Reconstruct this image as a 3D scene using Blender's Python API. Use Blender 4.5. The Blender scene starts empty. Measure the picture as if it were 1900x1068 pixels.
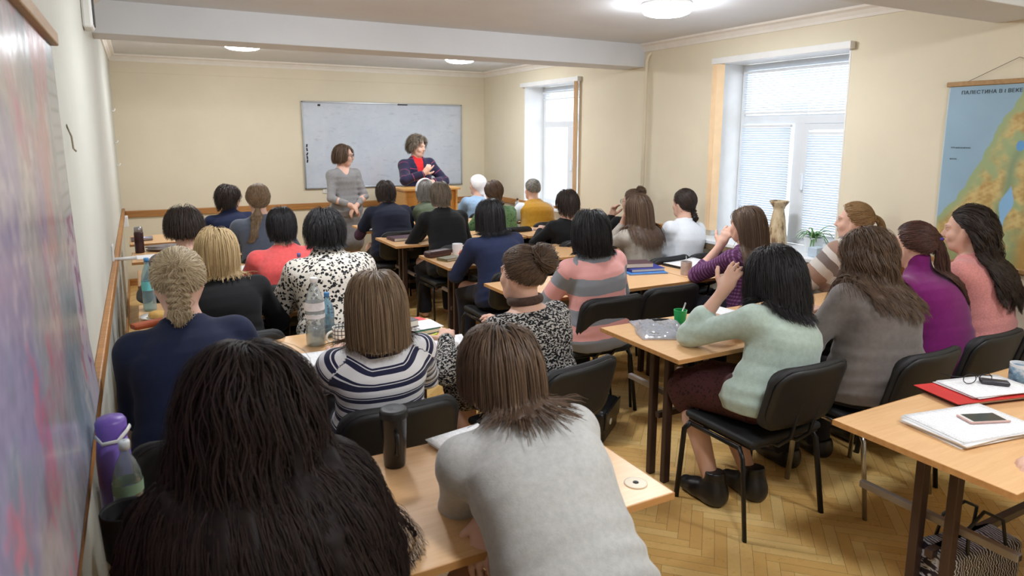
import bpy, bmesh, math, random
import numpy as np
from mathutils import Vector, Matrix

# ------------------------------------------------------------------ camera, world, exposure
SC = bpy.context.scene
COL = SC.collection
F_PX, CX, CY, CAM_H = 1272.0, 950.0, 465.0, 1.75
PITCH = math.atan2(215, F_PX)
YAW = math.atan2(700, math.hypot(F_PX, 215))
ROLL = 0.0032
fw = np.array([math.sin(YAW)*math.cos(PITCH), math.cos(YAW)*math.cos(PITCH), -math.sin(PITCH)])
rt0 = np.array([math.cos(YAW), -math.sin(YAW), 0.0])
up0 = np.cross(rt0, fw)
rt = math.cos(ROLL)*rt0 + math.sin(ROLL)*up0
up = math.cos(ROLL)*up0 - math.sin(ROLL)*rt0
cam_data = bpy.data.cameras.new('camera')
cam = bpy.data.objects.new('camera', cam_data)
COL.objects.link(cam)
cam.matrix_world = Matrix(((rt[0], up[0], -fw[0], 0), (rt[1], up[1], -fw[1], 0), (rt[2], up[2], -fw[2], CAM_H), (0, 0, 0, 1)))
cam_data.sensor_fit = 'HORIZONTAL'
cam_data.sensor_width = 36.0
cam_data.lens = F_PX/1900.0*36.0
cam_data.shift_x = 0.0
cam_data.shift_y = -(534.0-CY)/1900.0
cam_data.clip_start = 0.05
cam_data.dof.use_dof = True
cam_data.dof.focus_distance = 4.2
cam_data.dof.aperture_fstop = 5.0
SC.camera = cam

world = bpy.data.worlds.new('overcast_sky')
SC.world = world
world.use_nodes = True
_bg = world.node_tree.nodes['Background']
_bg.inputs['Color'].default_value = (0.86, 0.93, 1.0, 1)
_bg.inputs['Strength'].default_value = 2.2
LAMP_POWER = 50.0
SC.view_settings.view_transform = 'Standard'
SC.view_settings.look = 'None'
SC.view_settings.gamma = 1.0
SC.view_settings.use_curve_mapping = False
SC.view_settings.exposure = 1.05
SC.cycles.use_denoising = True
SC.cycles.adaptive_threshold = 0.02
SC.cycles.max_bounces = 8
SC.cycles.diffuse_bounces = 4
SC.cycles.glossy_bounces = 3
SC.cycles.transmission_bounces = 6
SC.cycles.transparent_max_bounces = 12
SC.cycles.sample_clamp_indirect = 6.0
SC.cycles.caustics_reflective = False
SC.cycles.caustics_refractive = False

# ------------------------------------------------------------------ materials
def lin(c):
    return tuple(((x/255.0)/12.92 if x/255.0 <= 0.04045 else ((x/255.0+0.055)/1.055)**2.4) for x in c)

class NT:
    """small helper round a node tree"""
    def __init__(s, name):
        s.m = bpy.data.materials.new(name); s.m.use_nodes = True
        s.t = s.m.node_tree; s.b = s.t.nodes['Principled BSDF']
    def n(s, typ, **kw):
        nd = s.t.nodes.new(typ)
        for k, v in kw.items():
            if k.startswith('i_'):
                key = k[2:]
                key = int(key) if key.isdigit() else key.replace('_', ' ')
                nd.inputs[key].default_value = v
            else:
                setattr(nd, k, v)
        return nd
    def l(s, a, b): s.t.links.new(a, b)
    def coord(s, which='Object', scale=None):
        c = s.n('ShaderNodeTexCoord').outputs[which]
        if scale is not None:
            mp = s.n('ShaderNodeMapping'); mp.inputs['Scale'].default_value = scale
            s.l(c, mp.inputs['Vector']); c = mp.outputs['Vector']
        return c
    def noise(s, vec, scale, detail=3.0, rough=0.5):
        nd = s.n('ShaderNodeTexNoise'); nd.inputs['Scale'].default_value = scale
        nd.inputs['Detail'].default_value = detail; nd.inputs['Roughness'].default_value = rough
        if vec is not None: s.l(vec, nd.inputs['Vector'])
        return nd.outputs['Fac']
    def ramp(s, fac, stops, interp='LINEAR'):
        r = s.n('ShaderNodeValToRGB'); cr = r.color_ramp; cr.interpolation = interp
        while len(cr.elements) < len(stops): cr.elements.new(0.5)
        for e, (p, c) in zip(cr.elements, stops):
            e.position = p; e.color = (*c, 1) if len(c) == 3 else c
        s.l(fac, r.inputs['Fac']); return r.outputs['Color']
    def mix(s, fac, a, b):
        nd = s.n('ShaderNodeMix', data_type='RGBA')
        for sock, v in ((nd.inputs[0], fac), (nd.inputs[6], a), (nd.inputs[7], b)):
            if isinstance(v, bpy.types.NodeSocket): s.l(v, sock)
            else: sock.default_value = v if isinstance(v, (int, float)) else ((*v, 1) if len(v) == 3 else v)
        return nd.outputs[2]
    def math(s, op, a, b=None):
        nd = s.n('ShaderNodeMath', operation=op)
        for i, v in enumerate((a, b)):
            if v is None: continue
            if isinstance(v, bpy.types.NodeSocket): s.l(v, nd.inputs[i])
            else: nd.inputs[i].default_value = v
        return nd.outputs[0]
    def base(s, c):
        if isinstance(c, bpy.types.NodeSocket): s.l(c, s.b.inputs['Base Color'])
        else: s.b.inputs['Base Color'].default_value = (*c, 1)
    def bump(s, h, strength=0.3, dist=0.01):
        nd = s.n('ShaderNodeBump'); nd.inputs['Strength'].default_value = strength; nd.inputs['Distance'].default_value = dist
        s.l(h, nd.inputs['Height']); s.l(nd.outputs['Normal'], s.b.inputs['Normal'])
    def set(s, rough=None, metal=None, spec=None, **kw):
        if rough is not None: s.b.inputs['Roughness'].default_value = rough
        if metal is not None: s.b.inputs['Metallic'].default_value = metal
        if spec is not None: s.b.inputs['Specular IOR Level'].default_value = spec
        for k, v in kw.items(): s.b.inputs[k.replace('_', ' ')].default_value = v
        return s

MATS = {}
def plain(name, c, rough=0.5, metal=0.0, var=0.06, spec=0.5, scale=9.0):
    """plain colour broken up a little by noise"""
    if name in MATS: return MATS[name]
    k = NT(name); c = lin(c)
    f = k.noise(k.coord(), scale, 4)
    k.base(k.ramp(f, [(0.3, tuple(x*(1-var) for x in c)), (0.7, tuple(min(1, x*(1+var)) for x in c))]))
    k.set(rough, metal, spec); MATS[name] = k.m
    return k.m

def wall_mat(name, c, rough=0.75):
    k = NT(name); c = lin(c); co = k.coord()
    f = k.noise(co, 1.3, 5, 0.6)
    k.base(k.ramp(f, [(0.3, tuple(x*0.95 for x in c)), (0.7, tuple(min(1, x*1.03) for x in c))]))
    k.bump(k.noise(co, 60, 3), 0.08, 0.004); k.set(rough, spec=0.3); return k.m

def wood_mat(name, c1, c2, rough=0.4, axis=(1.5, 22, 22), spec=0.5):
    k = NT(name); co = k.coord('Object', axis)
    f = k.noise(co, 2.2, 6, 0.65)
    k.base(k.ramp(f, [(0.3, lin(c1)), (0.7, lin(c2))]))
    k.bump(f, 0.05, 0.002); k.set(rough, spec=spec); return k.m

def glass_mat(name, c, alpha=0.25, rough=0.05):
    k = NT(name)
    k.base(lin(c)); k.set(rough); k.b.inputs['Transmission Weight'].default_value = 1.0 - alpha
    k.b.inputs['IOR'].default_value = 1.33
    return k.m

def clear_mat(name, tint, alpha=0.3, rough=0.08):
    """thin clear plastic or glass: mostly see-through with a gloss"""
    k = NT(name); out = k.t.nodes['Material Output']
    tr = k.n('ShaderNodeBsdfTransparent'); tr.inputs['Color'].default_value = (*lin(tint), 1)
    gl = k.n('ShaderNodeBsdfGlossy'); gl.inputs['Roughness'].default_value = rough
    lw = k.n('ShaderNodeLayerWeight'); lw.inputs['Blend'].default_value = 0.35
    df = k.n('ShaderNodeBsdfDiffuse'); df.inputs['Color'].default_value = (*lin(tint), 1)
    m1 = k.n('ShaderNodeMixShader'); m1.inputs[0].default_value = alpha
    k.l(tr.outputs[0], m1.inputs[1]); k.l(df.outputs[0], m1.inputs[2])
    m2 = k.n('ShaderNodeMixShader'); k.l(k.math('MULTIPLY', lw.outputs['Facing'], 0.6), m2.inputs[0])
    k.l(m1.outputs[0], m2.inputs[1]); k.l(gl.outputs[0], m2.inputs[2])
    k.l(m2.outputs[0], out.inputs['Surface']); return k.m

def emit_mat(name, c, strength):
    k = NT(name); k.b.inputs['Emission Color'].default_value = (*c, 1); k.b.inputs['Emission Strength'].default_value = strength
    k.base(c); return k.m

# ------------------------------------------------------------------ object helpers
def link(o, parent=None):
    COL.objects.link(o)
    if parent is not None: o.parent = parent
    return o
def tag(o, label=None, cat=None, group=None, kind=None):
    if label: o['label'] = label
    if cat: o['category'] = cat
    if group: o['group'] = group
    if kind: o['kind'] = kind
    return o
def thing(name, label, cat, loc=(0, 0, 0), rz=0.0, group=None, rot=None):
    o = bpy.data.objects.new(name, None); o.empty_display_size = 0.05
    o.location = loc; o.rotation_euler = rot if rot else (0, 0, math.radians(rz))
    link(o); return tag(o, label, cat, group)
def obj(name, me, mat=None, parent=None, loc=None, rz=None, rot=None):
    o = bpy.data.objects.new(name, me)
    if mat is not None and not me.materials: me.materials.append(mat)
    if loc is not None: o.location = loc
    if rz is not None: o.rotation_euler = (0, 0, math.radians(rz))
    if rot is not None: o.rotation_euler = rot
    return link(o, parent)
def dup(root):
    c = root.copy(); COL.objects.link(c)
    for ch in list(root.children):
        d = ch.copy(); COL.objects.link(d); d.parent = c
        for g in list(ch.children):
            e = g.copy(); COL.objects.link(e); e.parent = d
    return c

class MB:
    """collects shapes in one bmesh"""
    def __init__(s): s.bm = bmesh.new()
    def box(s, lo, hi, bevel=0.0, mat=None, seg=2):
        lo, hi = Vector(lo), Vector(hi); ctr = (lo+hi)/2; d = hi-lo
        M = Matrix.Translation(ctr) @ Matrix.Diagonal((*d, 1))
        if mat is not None: M = mat @ M
        r = bmesh.ops.create_cube(s.bm, size=1.0, matrix=M)
        if bevel > 0:
            vs = set(r['verts']); es = [e for e in s.bm.edges if e.verts[0] in vs and e.verts[1] in vs]
            bmesh.ops.bevel(s.bm, geom=es, offset=min(bevel, min(d)*0.49), segments=seg, profile=0.5, affect='EDGES')
        return s
    def lathe(s, prof, n=24, mat=None, cap0=True, cap1=True):
        rings = []
        for r, z in prof:
            ring = []
            for i in range(n):
                a = 2*math.pi*i/n; p = Vector((r*math.cos(a), r*math.sin(a), z))
                ring.append(s.bm.verts.new(mat @ p if mat is not None else p))
            rings.append(ring)
        for a, b in zip(rings, rings[1:]):
            for i in range(n): s.bm.faces.new((a[i], a[(i+1) % n], b[(i+1) % n], b[i]))
        if cap0: s.bm.faces.new(list(reversed(rings[0])))
        if cap1: s.bm.faces.new(rings[-1])
        return s
    def tube(s, pts, r, n=8, closed=False, flat=1.0, cap=True):
        pts = [Vector(p) for p in pts]; rings = []; N = len(pts); ref = None
        rr = r if isinstance(r, (list, tuple)) else [r]*N
        for i, p in enumerate(pts):
            if closed: t = (pts[(i+1) % N]-pts[i-1]).normalized()
            else: t = (pts[min(i+1, N-1)]-pts[max(i-1, 0)]).normalized()
            if ref is None: ref = Vector((0, 0, 1)) if abs(t.z) < 0.9 else Vector((1, 0, 0))
            u = (ref - t*ref.dot(t)); u = u.normalized() if u.length > 1e-4 else t.orthogonal().normalized()
            ref = u; v = t.cross(u)
            rings.append([s.bm.verts.new(p+(u*math.cos(2*math.pi*k/n)+v*math.sin(2*math.pi*k/n)*flat)*rr[i]) for k in range(n)])
        m = N if closed else N-1
        for i in range(m):
            a, b = rings[i], rings[(i+1) % N]
            for k in range(n): s.bm.faces.new((a[k], a[(k+1) % n], b[(k+1) % n], b[k]))
        if cap and not closed:
            s.bm.faces.new(list(reversed(rings[0]))); s.bm.faces.new(rings[-1])
        return s
    def prism(s, poly, z0, z1, mat=None):
        f = lambda p: mat @ Vector(p) if mat is not None else Vector(p)
        a = [s.bm.verts.new(f((x, y, z0))) for x, y in poly]; b = [s.bm.verts.new(f((x, y, z1))) for x, y in poly]
        n = len(poly)
        for i in range(n): s.bm.faces.new((a[i], a[(i+1) % n], b[(i+1) % n], b[i]))
        s.bm.faces.new(list(reversed(a))); s.bm.faces.new(b); return s
    def quad(s, *ps):
        s.bm.faces.new([s.bm.verts.new(p) for p in ps]); return s
    def me(s, name='m', smooth=False, angle=None):
        bmesh.ops.recalc_face_normals(s.bm, faces=s.bm.faces)
        m = bpy.data.meshes.new(name); s.bm.to_mesh(m); s.bm.free()
        if smooth: m.shade_smooth()
        if angle is not None:
            m.shade_smooth(); m.set_sharp_from_angle(angle=math.radians(angle))
        return m
    def build(s, name, mat=None, parent=None, smooth=False, angle=None, **kw):
        return obj(name, s.me(name, smooth, angle), mat, parent, **kw)

def mesh_np(name, verts, quads, smooth=True):
    verts = np.asarray(verts, np.float32); quads = np.asarray(quads, np.int32)
    me = bpy.data.meshes.new(name); k = quads.shape[1]
    me.vertices.add(len(verts)); me.vertices.foreach_set('co', verts.ravel())
    me.loops.add(quads.size); me.loops.foreach_set('vertex_index', quads.ravel())
    me.polygons.add(len(quads)); me.polygons.foreach_set('loop_start', np.arange(0, quads.size, k, dtype=np.int32))
    me.update(calc_edges=True)
    me.polygons.foreach_set('use_smooth', np.full(len(quads), smooth))
    return me
def put_attr(me, name, vals):
    a = me.attributes.new(name, 'FLOAT', 'POINT'); a.data.foreach_set('value', np.asarray(vals, np.float32).ravel())
def put_col(me, name, vals):
    a = me.attributes.new(name, 'FLOAT_COLOR', 'POINT')
    v = np.ones((len(vals), 4), np.float32); v[:, :3] = vals; a.data.foreach_set('color', v.ravel())
# ------------------------------------------------------------------ the room
XL, XR, YF, YB, ZC = -0.2, 4.42, 9.0, -1.4, 2.62
WT = 0.38                                             # outer wall thickness
def struct(o): o['kind'] = 'structure'; return o

M_wall = wall_mat('cream_wall_paint', (226, 216, 192))
M_white = plain('white_paint', (232, 232, 230), 0.45, var=0.03)
M_ceil = wall_mat('ceiling_paint', (222, 225, 229))
M_cornice = plain('cornice_plaster', (232, 226, 216), 0.7, var=0.03)
M_rail = wood_mat('rail_wood', (150, 100, 52), (186, 132, 74), 0.45)
M_sill = plain('sill_white', (236, 238, 240), 0.3, var=0.02)
M_pvc = plain('window_frame_white', (226, 230, 234), 0.3, var=0.02)
M_glass = clear_mat('window_glass', (250, 252, 255), 0.02, 0.02)
M_sill_shade = wood_mat('shaded_sill_front', (112, 92, 66), (140, 118, 88), 0.5)  # brown front edge with the shadow under the sill put into its colour

# floor: herringbone parquet, each block with its own shade
def make_floor():
    w, n = 0.052, 6; L = w*n; g = 0.0006
    V, Q, C = [], [], []
    rnd = random.Random(4)
    def plank(x0, y0, x1, y1):
        c, s = math.cos(math.pi/4), math.sin(math.pi/4)
        pts = [(x0+g, y0+g), (x1-g, y0+g), (x1-g, y1-g), (x0+g, y1-g)]
        wp = [(x*c-y*s+2.0, x*s+y*c+0.5) for x, y in pts]
        mx = sum(p[0] for p in wp)/4; my = sum(p[1] for p in wp)/4
        if not (XL-0.3 < mx < XR+0.3 and YB-0.3 < my < YF+0.3): return
        b = len(V); t = rnd.random()
        V.extend([(p[0], p[1], 0.0) for p in wp]); Q.append((b, b+1, b+2, b+3)); C.extend([(t, rnd.random(), 1.0 if abs(x1-x0) > abs(y1-y0) else 0.0)]*4)
    R = 40
    for i in range(-260, 360):
        for j in range(-R, R):
            x0, y0 = i*w, i*w
            a, b = x0 + j*2*L, y0
            plank(a, b, a+L, b+w)                       # lies along x
    # vertical blocks fill the gaps left between two staircases
    for i in range(-260, 360):
        for j in range(-R, R):
            a = i*w + j*2*L + L; b = i*w
            plank(a, b - L + w, a+w, b+w)
    me = mesh_np('floor', V, Q, False); put_col(me, 'block', C)
    return me
k = NT('parquet_floor')
at = k.n('ShaderNodeAttribute', attribute_name='block'); sep = k.n('ShaderNodeSeparateColor'); k.l(at.outputs['Color'], sep.inputs[0])
tone = k.ramp(sep.outputs[0], [(0.0, lin((222, 176, 104))), (0.5, lin((238, 196, 122))), (1.0, lin((244, 210, 140)))])
co = k.coord('Object', (9, 9, 1)); gr = k.noise(co, 3.0, 6, 0.7)
tone = k.mix(k.math('MULTIPLY', gr, 0.3), tone, lin((160, 112, 58)))
wear = k.ramp(k.noise(k.coord(), 1.6, 5, 0.65), [(0.42, (0, 0, 0)), (0.68, (1, 1, 1))])
k.base(k.mix(k.math('MULTIPLY', wear, 0.3), tone, lin((150, 118, 80))))
rr = k.ramp(gr, [(0.2, (0.2,)*3), (0.8, (0.42,)*3)]); k.l(rr, k.b.inputs['Roughness']); k.set(spec=0.45)
M_floor = k.m
fl = struct(obj('floor', make_floor(), M_floor)); fl['label'] = 'worn herringbone parquet floor'
# dark seams show between the blocks
sub = MB().box((XL-0.4, YB-0.4, -0.12), (XR+0.4, YF+0.4, -0.002)).build('floor_base', plain('floor_seam', (96, 70, 40), 0.8)); struct(sub)

# ceiling, beams, cornices
struct(MB().box((XL-0.2, YB-0.2, ZC), (XR+WT, YF+0.2, ZC+0.15)).build('ceiling', M_ceil))
def beam(n, y0, y1, z): struct(MB().box((XL-0.01, y0, z), (XR+0.01, y1, ZC+0.01), 0.006).build('ceiling_beam', M_ceil))
beam(1, 5.45, 5.80, 2.405); beam(2, 1.95, 2.30, 2.395)
def cornice(p, q, nrm, name):
    """a coved strip along the top of a wall from p to q, nrm points into the room"""
    prof = [(0.0, -0.075), (0.012, -0.075), (0.016, -0.055), (0.035, -0.028), (0.06, -0.016), (0.064, 0.0), (0.0, 0.0)]
    m = MB(); p, q, nrm = Vector(p), Vector(q), Vector(nrm)
    a = [m.bm.verts.new(p+nrm*d+Vector((0, 0, z))) for d, z in prof]; b = [m.bm.verts.new(q+nrm*d+Vector((0, 0, z))) for d, z in prof]
    for i in range(len(prof)): m.bm.faces.new((a[i], a[(i+1) % 7], b[(i+1) % 7], b[i]))
    m.bm.faces.new(a); m.bm.faces.new(list(reversed(b)))
    struct(m.build(name, M_cornice))
for y0, y1 in ((2.30, 5.45), (5.80, YF)):
    cornice((XR, y0, ZC), (XR, y1, ZC), (-1, 0, 0), 'trim_1')
    cornice((XL, y0, ZC), (XL, y1, ZC), (1, 0, 0), 'trim_2')
cornice((XL, YF, ZC), (XR, YF, ZC), (0, -1, 0), 'trim_3')

# walls
struct(MB().box((XL-0.2, YF, 0), (XR+WT, YF+0.2, ZC)).build('wall_front', M_wall))
ledge = MB().box((XL, YF-0.006, 2.425), (XR, YF+0.01, ZC), 0.002).build('trim_4', M_wall); struct(ledge)
struct(MB().box((XL-0.2, YB, 0), (XL, YF, ZC)).build('wall_left', wall_mat('cream_paint_in_cool_light', (206, 206, 196))))  # greyer than the other walls: its cooler, weaker light put into the colour
struct(MB().box((XL-0.2, YB-0.2, 0), (XR+WT, YB, ZC)).build('wall_back', M_wall))
WIN = [(6.56, 7.82), (3.21, 4.46)]; ZS, ZH = 0.875, 2.365
m = MB()
ys = [YB, WIN[1][0], WIN[1][1], WIN[0][0], WIN[0][1], YF]
for a, b in ((0, 1), (2, 3), (4, 5)): m.box((XR, ys[a], 0), (XR+WT, ys[b], ZC))
for a, b in ((1, 2), (3, 4)):
    m.box((XR, ys[a], 0), (XR+WT, ys[b], ZS-0.03)); m.box((XR, ys[a], ZH), (XR+WT, ys[b], ZC))
struct(m.build('wall_right', M_wall))
# chair rails
def rail(n, lo, hi): struct(MB().box(lo, hi, 0.006).build('trim_%d' % n, M_rail))
rail(5, (XL+0.03, YF-0.028, 0.80), (XR, YF, 0.875))
rail(6, (XL, YB, 0.835), (XL+0.03, YF, 0.905))
rail(7, (XR-0.028, 4.75, 0.835), (XR, YF-0.03, 0.905)); rail(7, (XR-0.028, YB, 0.835), (XR, 3.02, 0.905))
struct(MB().box((XL, YF-0.015, 0), (XR, YF, 0.08), 0.004).build('baseboard_front', M_rail))
struct(MB().box((XR-0.015, YB, 0), (XR, YF, 0.08), 0.004).build('baseboard_right', M_rail))
struct(MB().box((XL, YB, 0), (XL+0.015, YF, 0.08), 0.004).build('baseboard_left', M_rail))

# windows
M_slat = NT('blind_slat'); M_slat.base(lin((236, 240, 244))); M_slat.set(0.4)
_tr = M_slat.n('ShaderNodeBsdfTranslucent'); _tr.inputs['Color'].default_value = (*lin((236, 242, 248)), 1)
_mx = M_slat.n('ShaderNodeMixShader'); _mx.inputs[0].default_value = 0.35
M_slat.l(M_slat.b.outputs[0], _mx.inputs[1]); M_slat.l(_tr.outputs[0], _mx.inputs[2]); M_slat.l(_mx.outputs[0], M_slat.t.nodes['Material Output'].inputs['Surface'])
M_slat = M_slat.m
XW = XR+0.28                                           # plane of the window frame
def window(n, y0, y1):
    w = bpy.data.objects.new('window_%d' % n, None); link(w); struct(w)
    mb = MB()                                          # plastered reveal
    e = 0.012
    mb.box((XR-0.002, y0-0.001, ZS), (XW, y0+e, ZH)); mb.box((XR-0.002, y1-e, ZS), (XW, y1+0.001, ZH)); mb.box((XR-0.002, y0, ZH-e), (XW, y1, ZH+0.001))
    mb.build('window_reveal', M_white, w)
    f = MB(); t = 0.055
    a0, a1 = y0+e, y1-e; zt = 1.885; ym = y0+(y1-y0)*0.485
    f.box((XW, a0, ZS), (XW+0.06, a0+t, ZH-e), 0.006).box((XW, a1-t, ZS), (XW+0.06, a1, ZH-e), 0.006)
    f.box((XW+0.001, a0+t-0.008, ZH-e-t), (XW+0.059, a1-t+0.008, ZH-e-0.001), 0.004).box((XW+0.001, a0+t-0.008, ZS+0.001), (XW+0.059, a1-t+0.008, ZS+t), 0.004)
    f.box((XW-0.004, a0+t-0.01, zt-0.04), (XW+0.06, a1-t+0.01, zt+0.035), 0.006)
    f.box((XW-0.006, ym-0.05, ZS+t-0.01), (XW+0.06, ym+0.05, zt-0.03), 0.006)
    f.build('window_frame', M_pvc, w)
    s = MB()                                           # opening sash on the near side
    s.box((XW-0.02, a0+t, ZS+t), (XW+0.04, a0+t+0.05, zt-0.04), 0.005).box((XW-0.02, ym-0.10, ZS+t), (XW+0.04, ym-0.05, zt-0.04), 0.005)
    s.box((XW-0.019, a0+t+0.043, ZS+t+0.001), (XW+0.039, ym-0.093, ZS+t+0.05), 0.004).box((XW-0.019, a0+t+0.043, zt-0.09), (XW+0.039, ym-0.093, zt-0.041), 0.004)
    so = s.build('window_sash', M_pvc, w)
    MB().box((XW-0.05, ym-0.085, 1.32), (XW-0.02, ym-0.065, 1.45), 0.005).box((XW-0.03, ym-0.09, 1.36), (XW-0.018, ym-0.06, 1.42), 0.003).build('window_handle', M_pvc, so)
    MB().box((XW+0.025, a0+t-0.01, ZS+t-0.01), (XW+0.031, a1-t+0.01, ZH-e-t+0.01)).build('window_pane', M_glass, w)
    return ym, zt, a0+t, a1-t
def blind(y0, y1, z0, z1, tilt, label, x=XW-0.035):
    t = thing('venetian_blind', label, 'blind', (x, (y0+y1)/2, z1), group=None)
    h = (y1-y0)/2
    MB().box((-0.014, -h, -0.022), (0.014, h, 0.0), 0.003).build('headrail', M_pvc, t)
    mb = MB(); z = -0.035; R = Matrix.Rotation(math.radians(tilt), 4, 'Y')
    while z > z0-z1+0.02:
        mb.box((-0.0105, -h+0.004, -0.0006), (0.0105, h-0.004, 0.0006), mat=Matrix.Translation((0, 0, z)) @ R); z -= 0.0195
    mb.build('slats', M_slat, t)
    MB().box((-0.012, -h+0.002, z0-z1), (0.012, h-0.002, z0-z1+0.016), 0.003).build('bottom_rail', M_pvc, t)
    for yy in (-h*0.7, h*0.7): MB().tube([(0.0, yy, -0.01), (0.0, yy, z0-z1+0.01)], 0.0012, 5).build('cord', M_pvc, t)
    return t
ym, zt, a0, a1 = window(1, *WIN[0])
blind(a0, a1, zt+0.30, ZH-0.075, 12, 'grey venetian blind pulled up at the far window by the front wall')
ym, zt, a0, a1 = window(2, *WIN[1])
blind(a0+0.004, a1-0.004, zt+0.045, ZH-0.075, 14, 'white venetian blind over the wide top pane of the near window')
blind(ym+0.055, a1-0.004, ZS+0.07, zt-0.045, 52, 'white venetian blind of the lower pane with the carved vase before it')
blind(a0+0.06, ym-0.105, ZS+0.115, zt-0.105, 46, 'white venetian blind on the opening sash above the potted spider plant')
for i, (y0, y1) in enumerate(WIN):                     # sills reach into the room
    sl = MB().box((XR-0.20 if i else XR-0.06, y0-0.12, ZS-0.035), (XW+0.01, y1+0.14, ZS), 0.008).build('window_sill', M_sill)
    struct(sl)
    if i: MB().box((XR-0.195, y0-0.115, ZS-0.085), (XR-0.165, y1+0.135, ZS-0.036), 0.003).build('sill_front', M_sill_shade, sl)

# strips of a vertical blind gathered beside each window, under a white track
M_peach = plain('peach_fabric', (238, 208, 168), 0.8, var=0.05)
def vblind(y0, y1, side, z0, z1, label):
    t = thing('vertical_blind', label, 'blind', (XR-0.03, (y0+y1)/2, z1))
    h = (y1-y0)/2+0.03
    MB().box((-0.025, -h, -0.05), (0.03, h, 0.0), 0.004).build('track', M_white, t)
    for i in range(3):
        yy = (h-0.035-i*0.027)*side
        R = Matrix.Translation((0.0, yy, 0)) @ Matrix.Rotation(math.radians(-38*side), 4, 'Z')
        MB().box((-0.032, -0.001, z0-z1), (0.032, 0.001, -0.05), mat=R).build('slat', M_peach, t)
vblind(WIN[0][0], WIN[0][1], -1, 0.95, ZH+0.03, 'peach vertical blind gathered at the edge of the far window')
vblind(WIN[1][0], WIN[1][1], 1, 0.93, ZH+0.03, 'peach vertical blind gathered beside the near window')
# heating pipe in the corner of the beam
pp = MB().tube([(XR-0.03, 5.38, 0), (XR-0.03, 5.38, 2.44), (XR-0.026, 5.36, 2.5), (XR+0.02, 5.35, 2.55)], 0.016, 12).build('heating_pipe', M_wall, smooth=True)
tag(pp, 'cream painted heating pipe running up the wall between the windows', 'pipe')

# lamps
M_diff = emit_mat('lamp_diffuser', (0.93, 0.97, 1.02), LAMP_POWER)
def ceiling_lamp(x, y, label, z=ZC):
    t = thing('ceiling_light', label, 'ceiling light', (x, y, z), group=None)
    MB().lathe([(0.0, 0.0), (0.165, 0.0), (0.17, -0.012), (0.165, -0.02), (0.0, -0.02)], 40, cap0=False, cap1=False).build('lamp_base', M_white, t, smooth=True)
    MB().lathe([(0.158, -0.018), (0.165, -0.03), (0.163, -0.05), (0.15, -0.066), (0.12, -0.078), (0.07, -0.085), (0.01, -0.087)], 40, cap0=False).build('diffuser', M_diff, t, smooth=True)
ceiling_lamp(0.96, 7.15, 'round white glowing ceiling light near the front, on the side of the plain wall')
ceiling_lamp(3.24, 7.2, 'round white glowing ceiling light near the front, on the window side')
ceiling_lamp(3.19, 3.72, 'big round glowing ceiling light in front of the beam on the window side')
for x, y, n_ in ((0.96, 3.72, 'on the plain wall side in front of the beam'), (1.2, 0.4, 'added unseen behind the camera on the plain wall side'), (3.19, 0.4, 'added unseen behind the camera on the window side')):  # the two behind the camera are added, unseen, to light the near desks
    ceiling_lamp(x, y, 'round ceiling light '+n_)
    
# outside the far window
k = NT('facade'); k.base(lin((214, 214, 212))); k.set(0.8); M_fac = k.m
b = thing('apartment_building', 'pale building facade seen through the far window', 'building', (30.0, 26.0, -6))
MB().box((0, -16, 0), (8, 22, 20)).build('facade_wall', M_fac, b)
M_fw = plain('facade_window', (150, 158, 168), 0.2)
for i in range(9):
    for j in range(4):
        MB().box((-0.05, -14+i*4, 4.4+j*3.2), (0.05, -12.4+i*4, 6.2+j*3.2)).build('facade_window', M_fw, b)

# ------------------------------------------------------------------ things on the walls
M_alu = plain('aluminium', (176, 180, 184), 0.35, 0.7)
k = NT('whiteboard_surface')
co = k.coord('Object'); n1 = k.noise(co, 2.2, 6, 0.7); n2 = k.noise(k.coord('Object', (1, 1, 3.5)), 6, 5, 0.75)
c1 = k.ramp(n1, [(0.3, lin((190, 199, 212))), (0.7, lin((208, 214, 222)))])
c2 = k.mix(k.ramp(n2, [(0.56, (0, 0, 0)), (0.74, (0.55,)*3)]), c1, lin((150, 156, 172)))
k.base(k.mix(k.ramp(k.noise(co, 1.1, 3), [(0.56, (0, 0, 0)), (0.7, (0.3,)*3)]), c2, lin((196, 178, 190))))
k.set(0.22, spec=0.4); M_wb = k.m
wb = thing('whiteboard', 'big smudged whiteboard with a thin grey frame on the front wall', 'whiteboard', (2.96, YF, 1.607))
MB().box((-1.085, -0.016, -0.545), (1.085, -0.004, 0.545)).build('writing_surface', M_wb, wb)
f = MB()
for lo, hi in (((-1.1, -0.024, 0.535), (1.1, 0, 0.555)), ((-1.1, -0.024, -0.555), (1.1, 0, -0.535)), ((-1.1, -0.024, -0.555), (-1.08, 0, 0.555)), ((1.08, -0.024, -0.555), (1.1, 0, 0.555))): f.box(lo, hi, 0.004)
f.build('frame', M_alu, wb)
M_blk = plain('black_plastic', (24, 24, 26), 0.45, var=0.1)
mk = MB()
for z, a in ((0.05, 8), (0.0, -10), (-0.055, 25), (-0.10, -6), (-0.145, 10)):
    mk.box((-0.009, -0.022, -0.02), (0.009, -0.015, 0.02), 0.003, mat=Matrix.Translation((-1.055, 0, z-0.05)) @ Matrix.Rotation(math.radians(a), 4, 'Y'))
mk.build('magnets', M_blk, wb)
MB().box((-0.90, -0.024, 0.495), (-0.865, -0.015, 0.52), 0.004).build('magnet', M_blk, wb)
MB().box((0.16, -0.026, 0.528), (0.30, -0.015, 0.545), 0.003).build('magnet', M_blk, wb)
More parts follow.
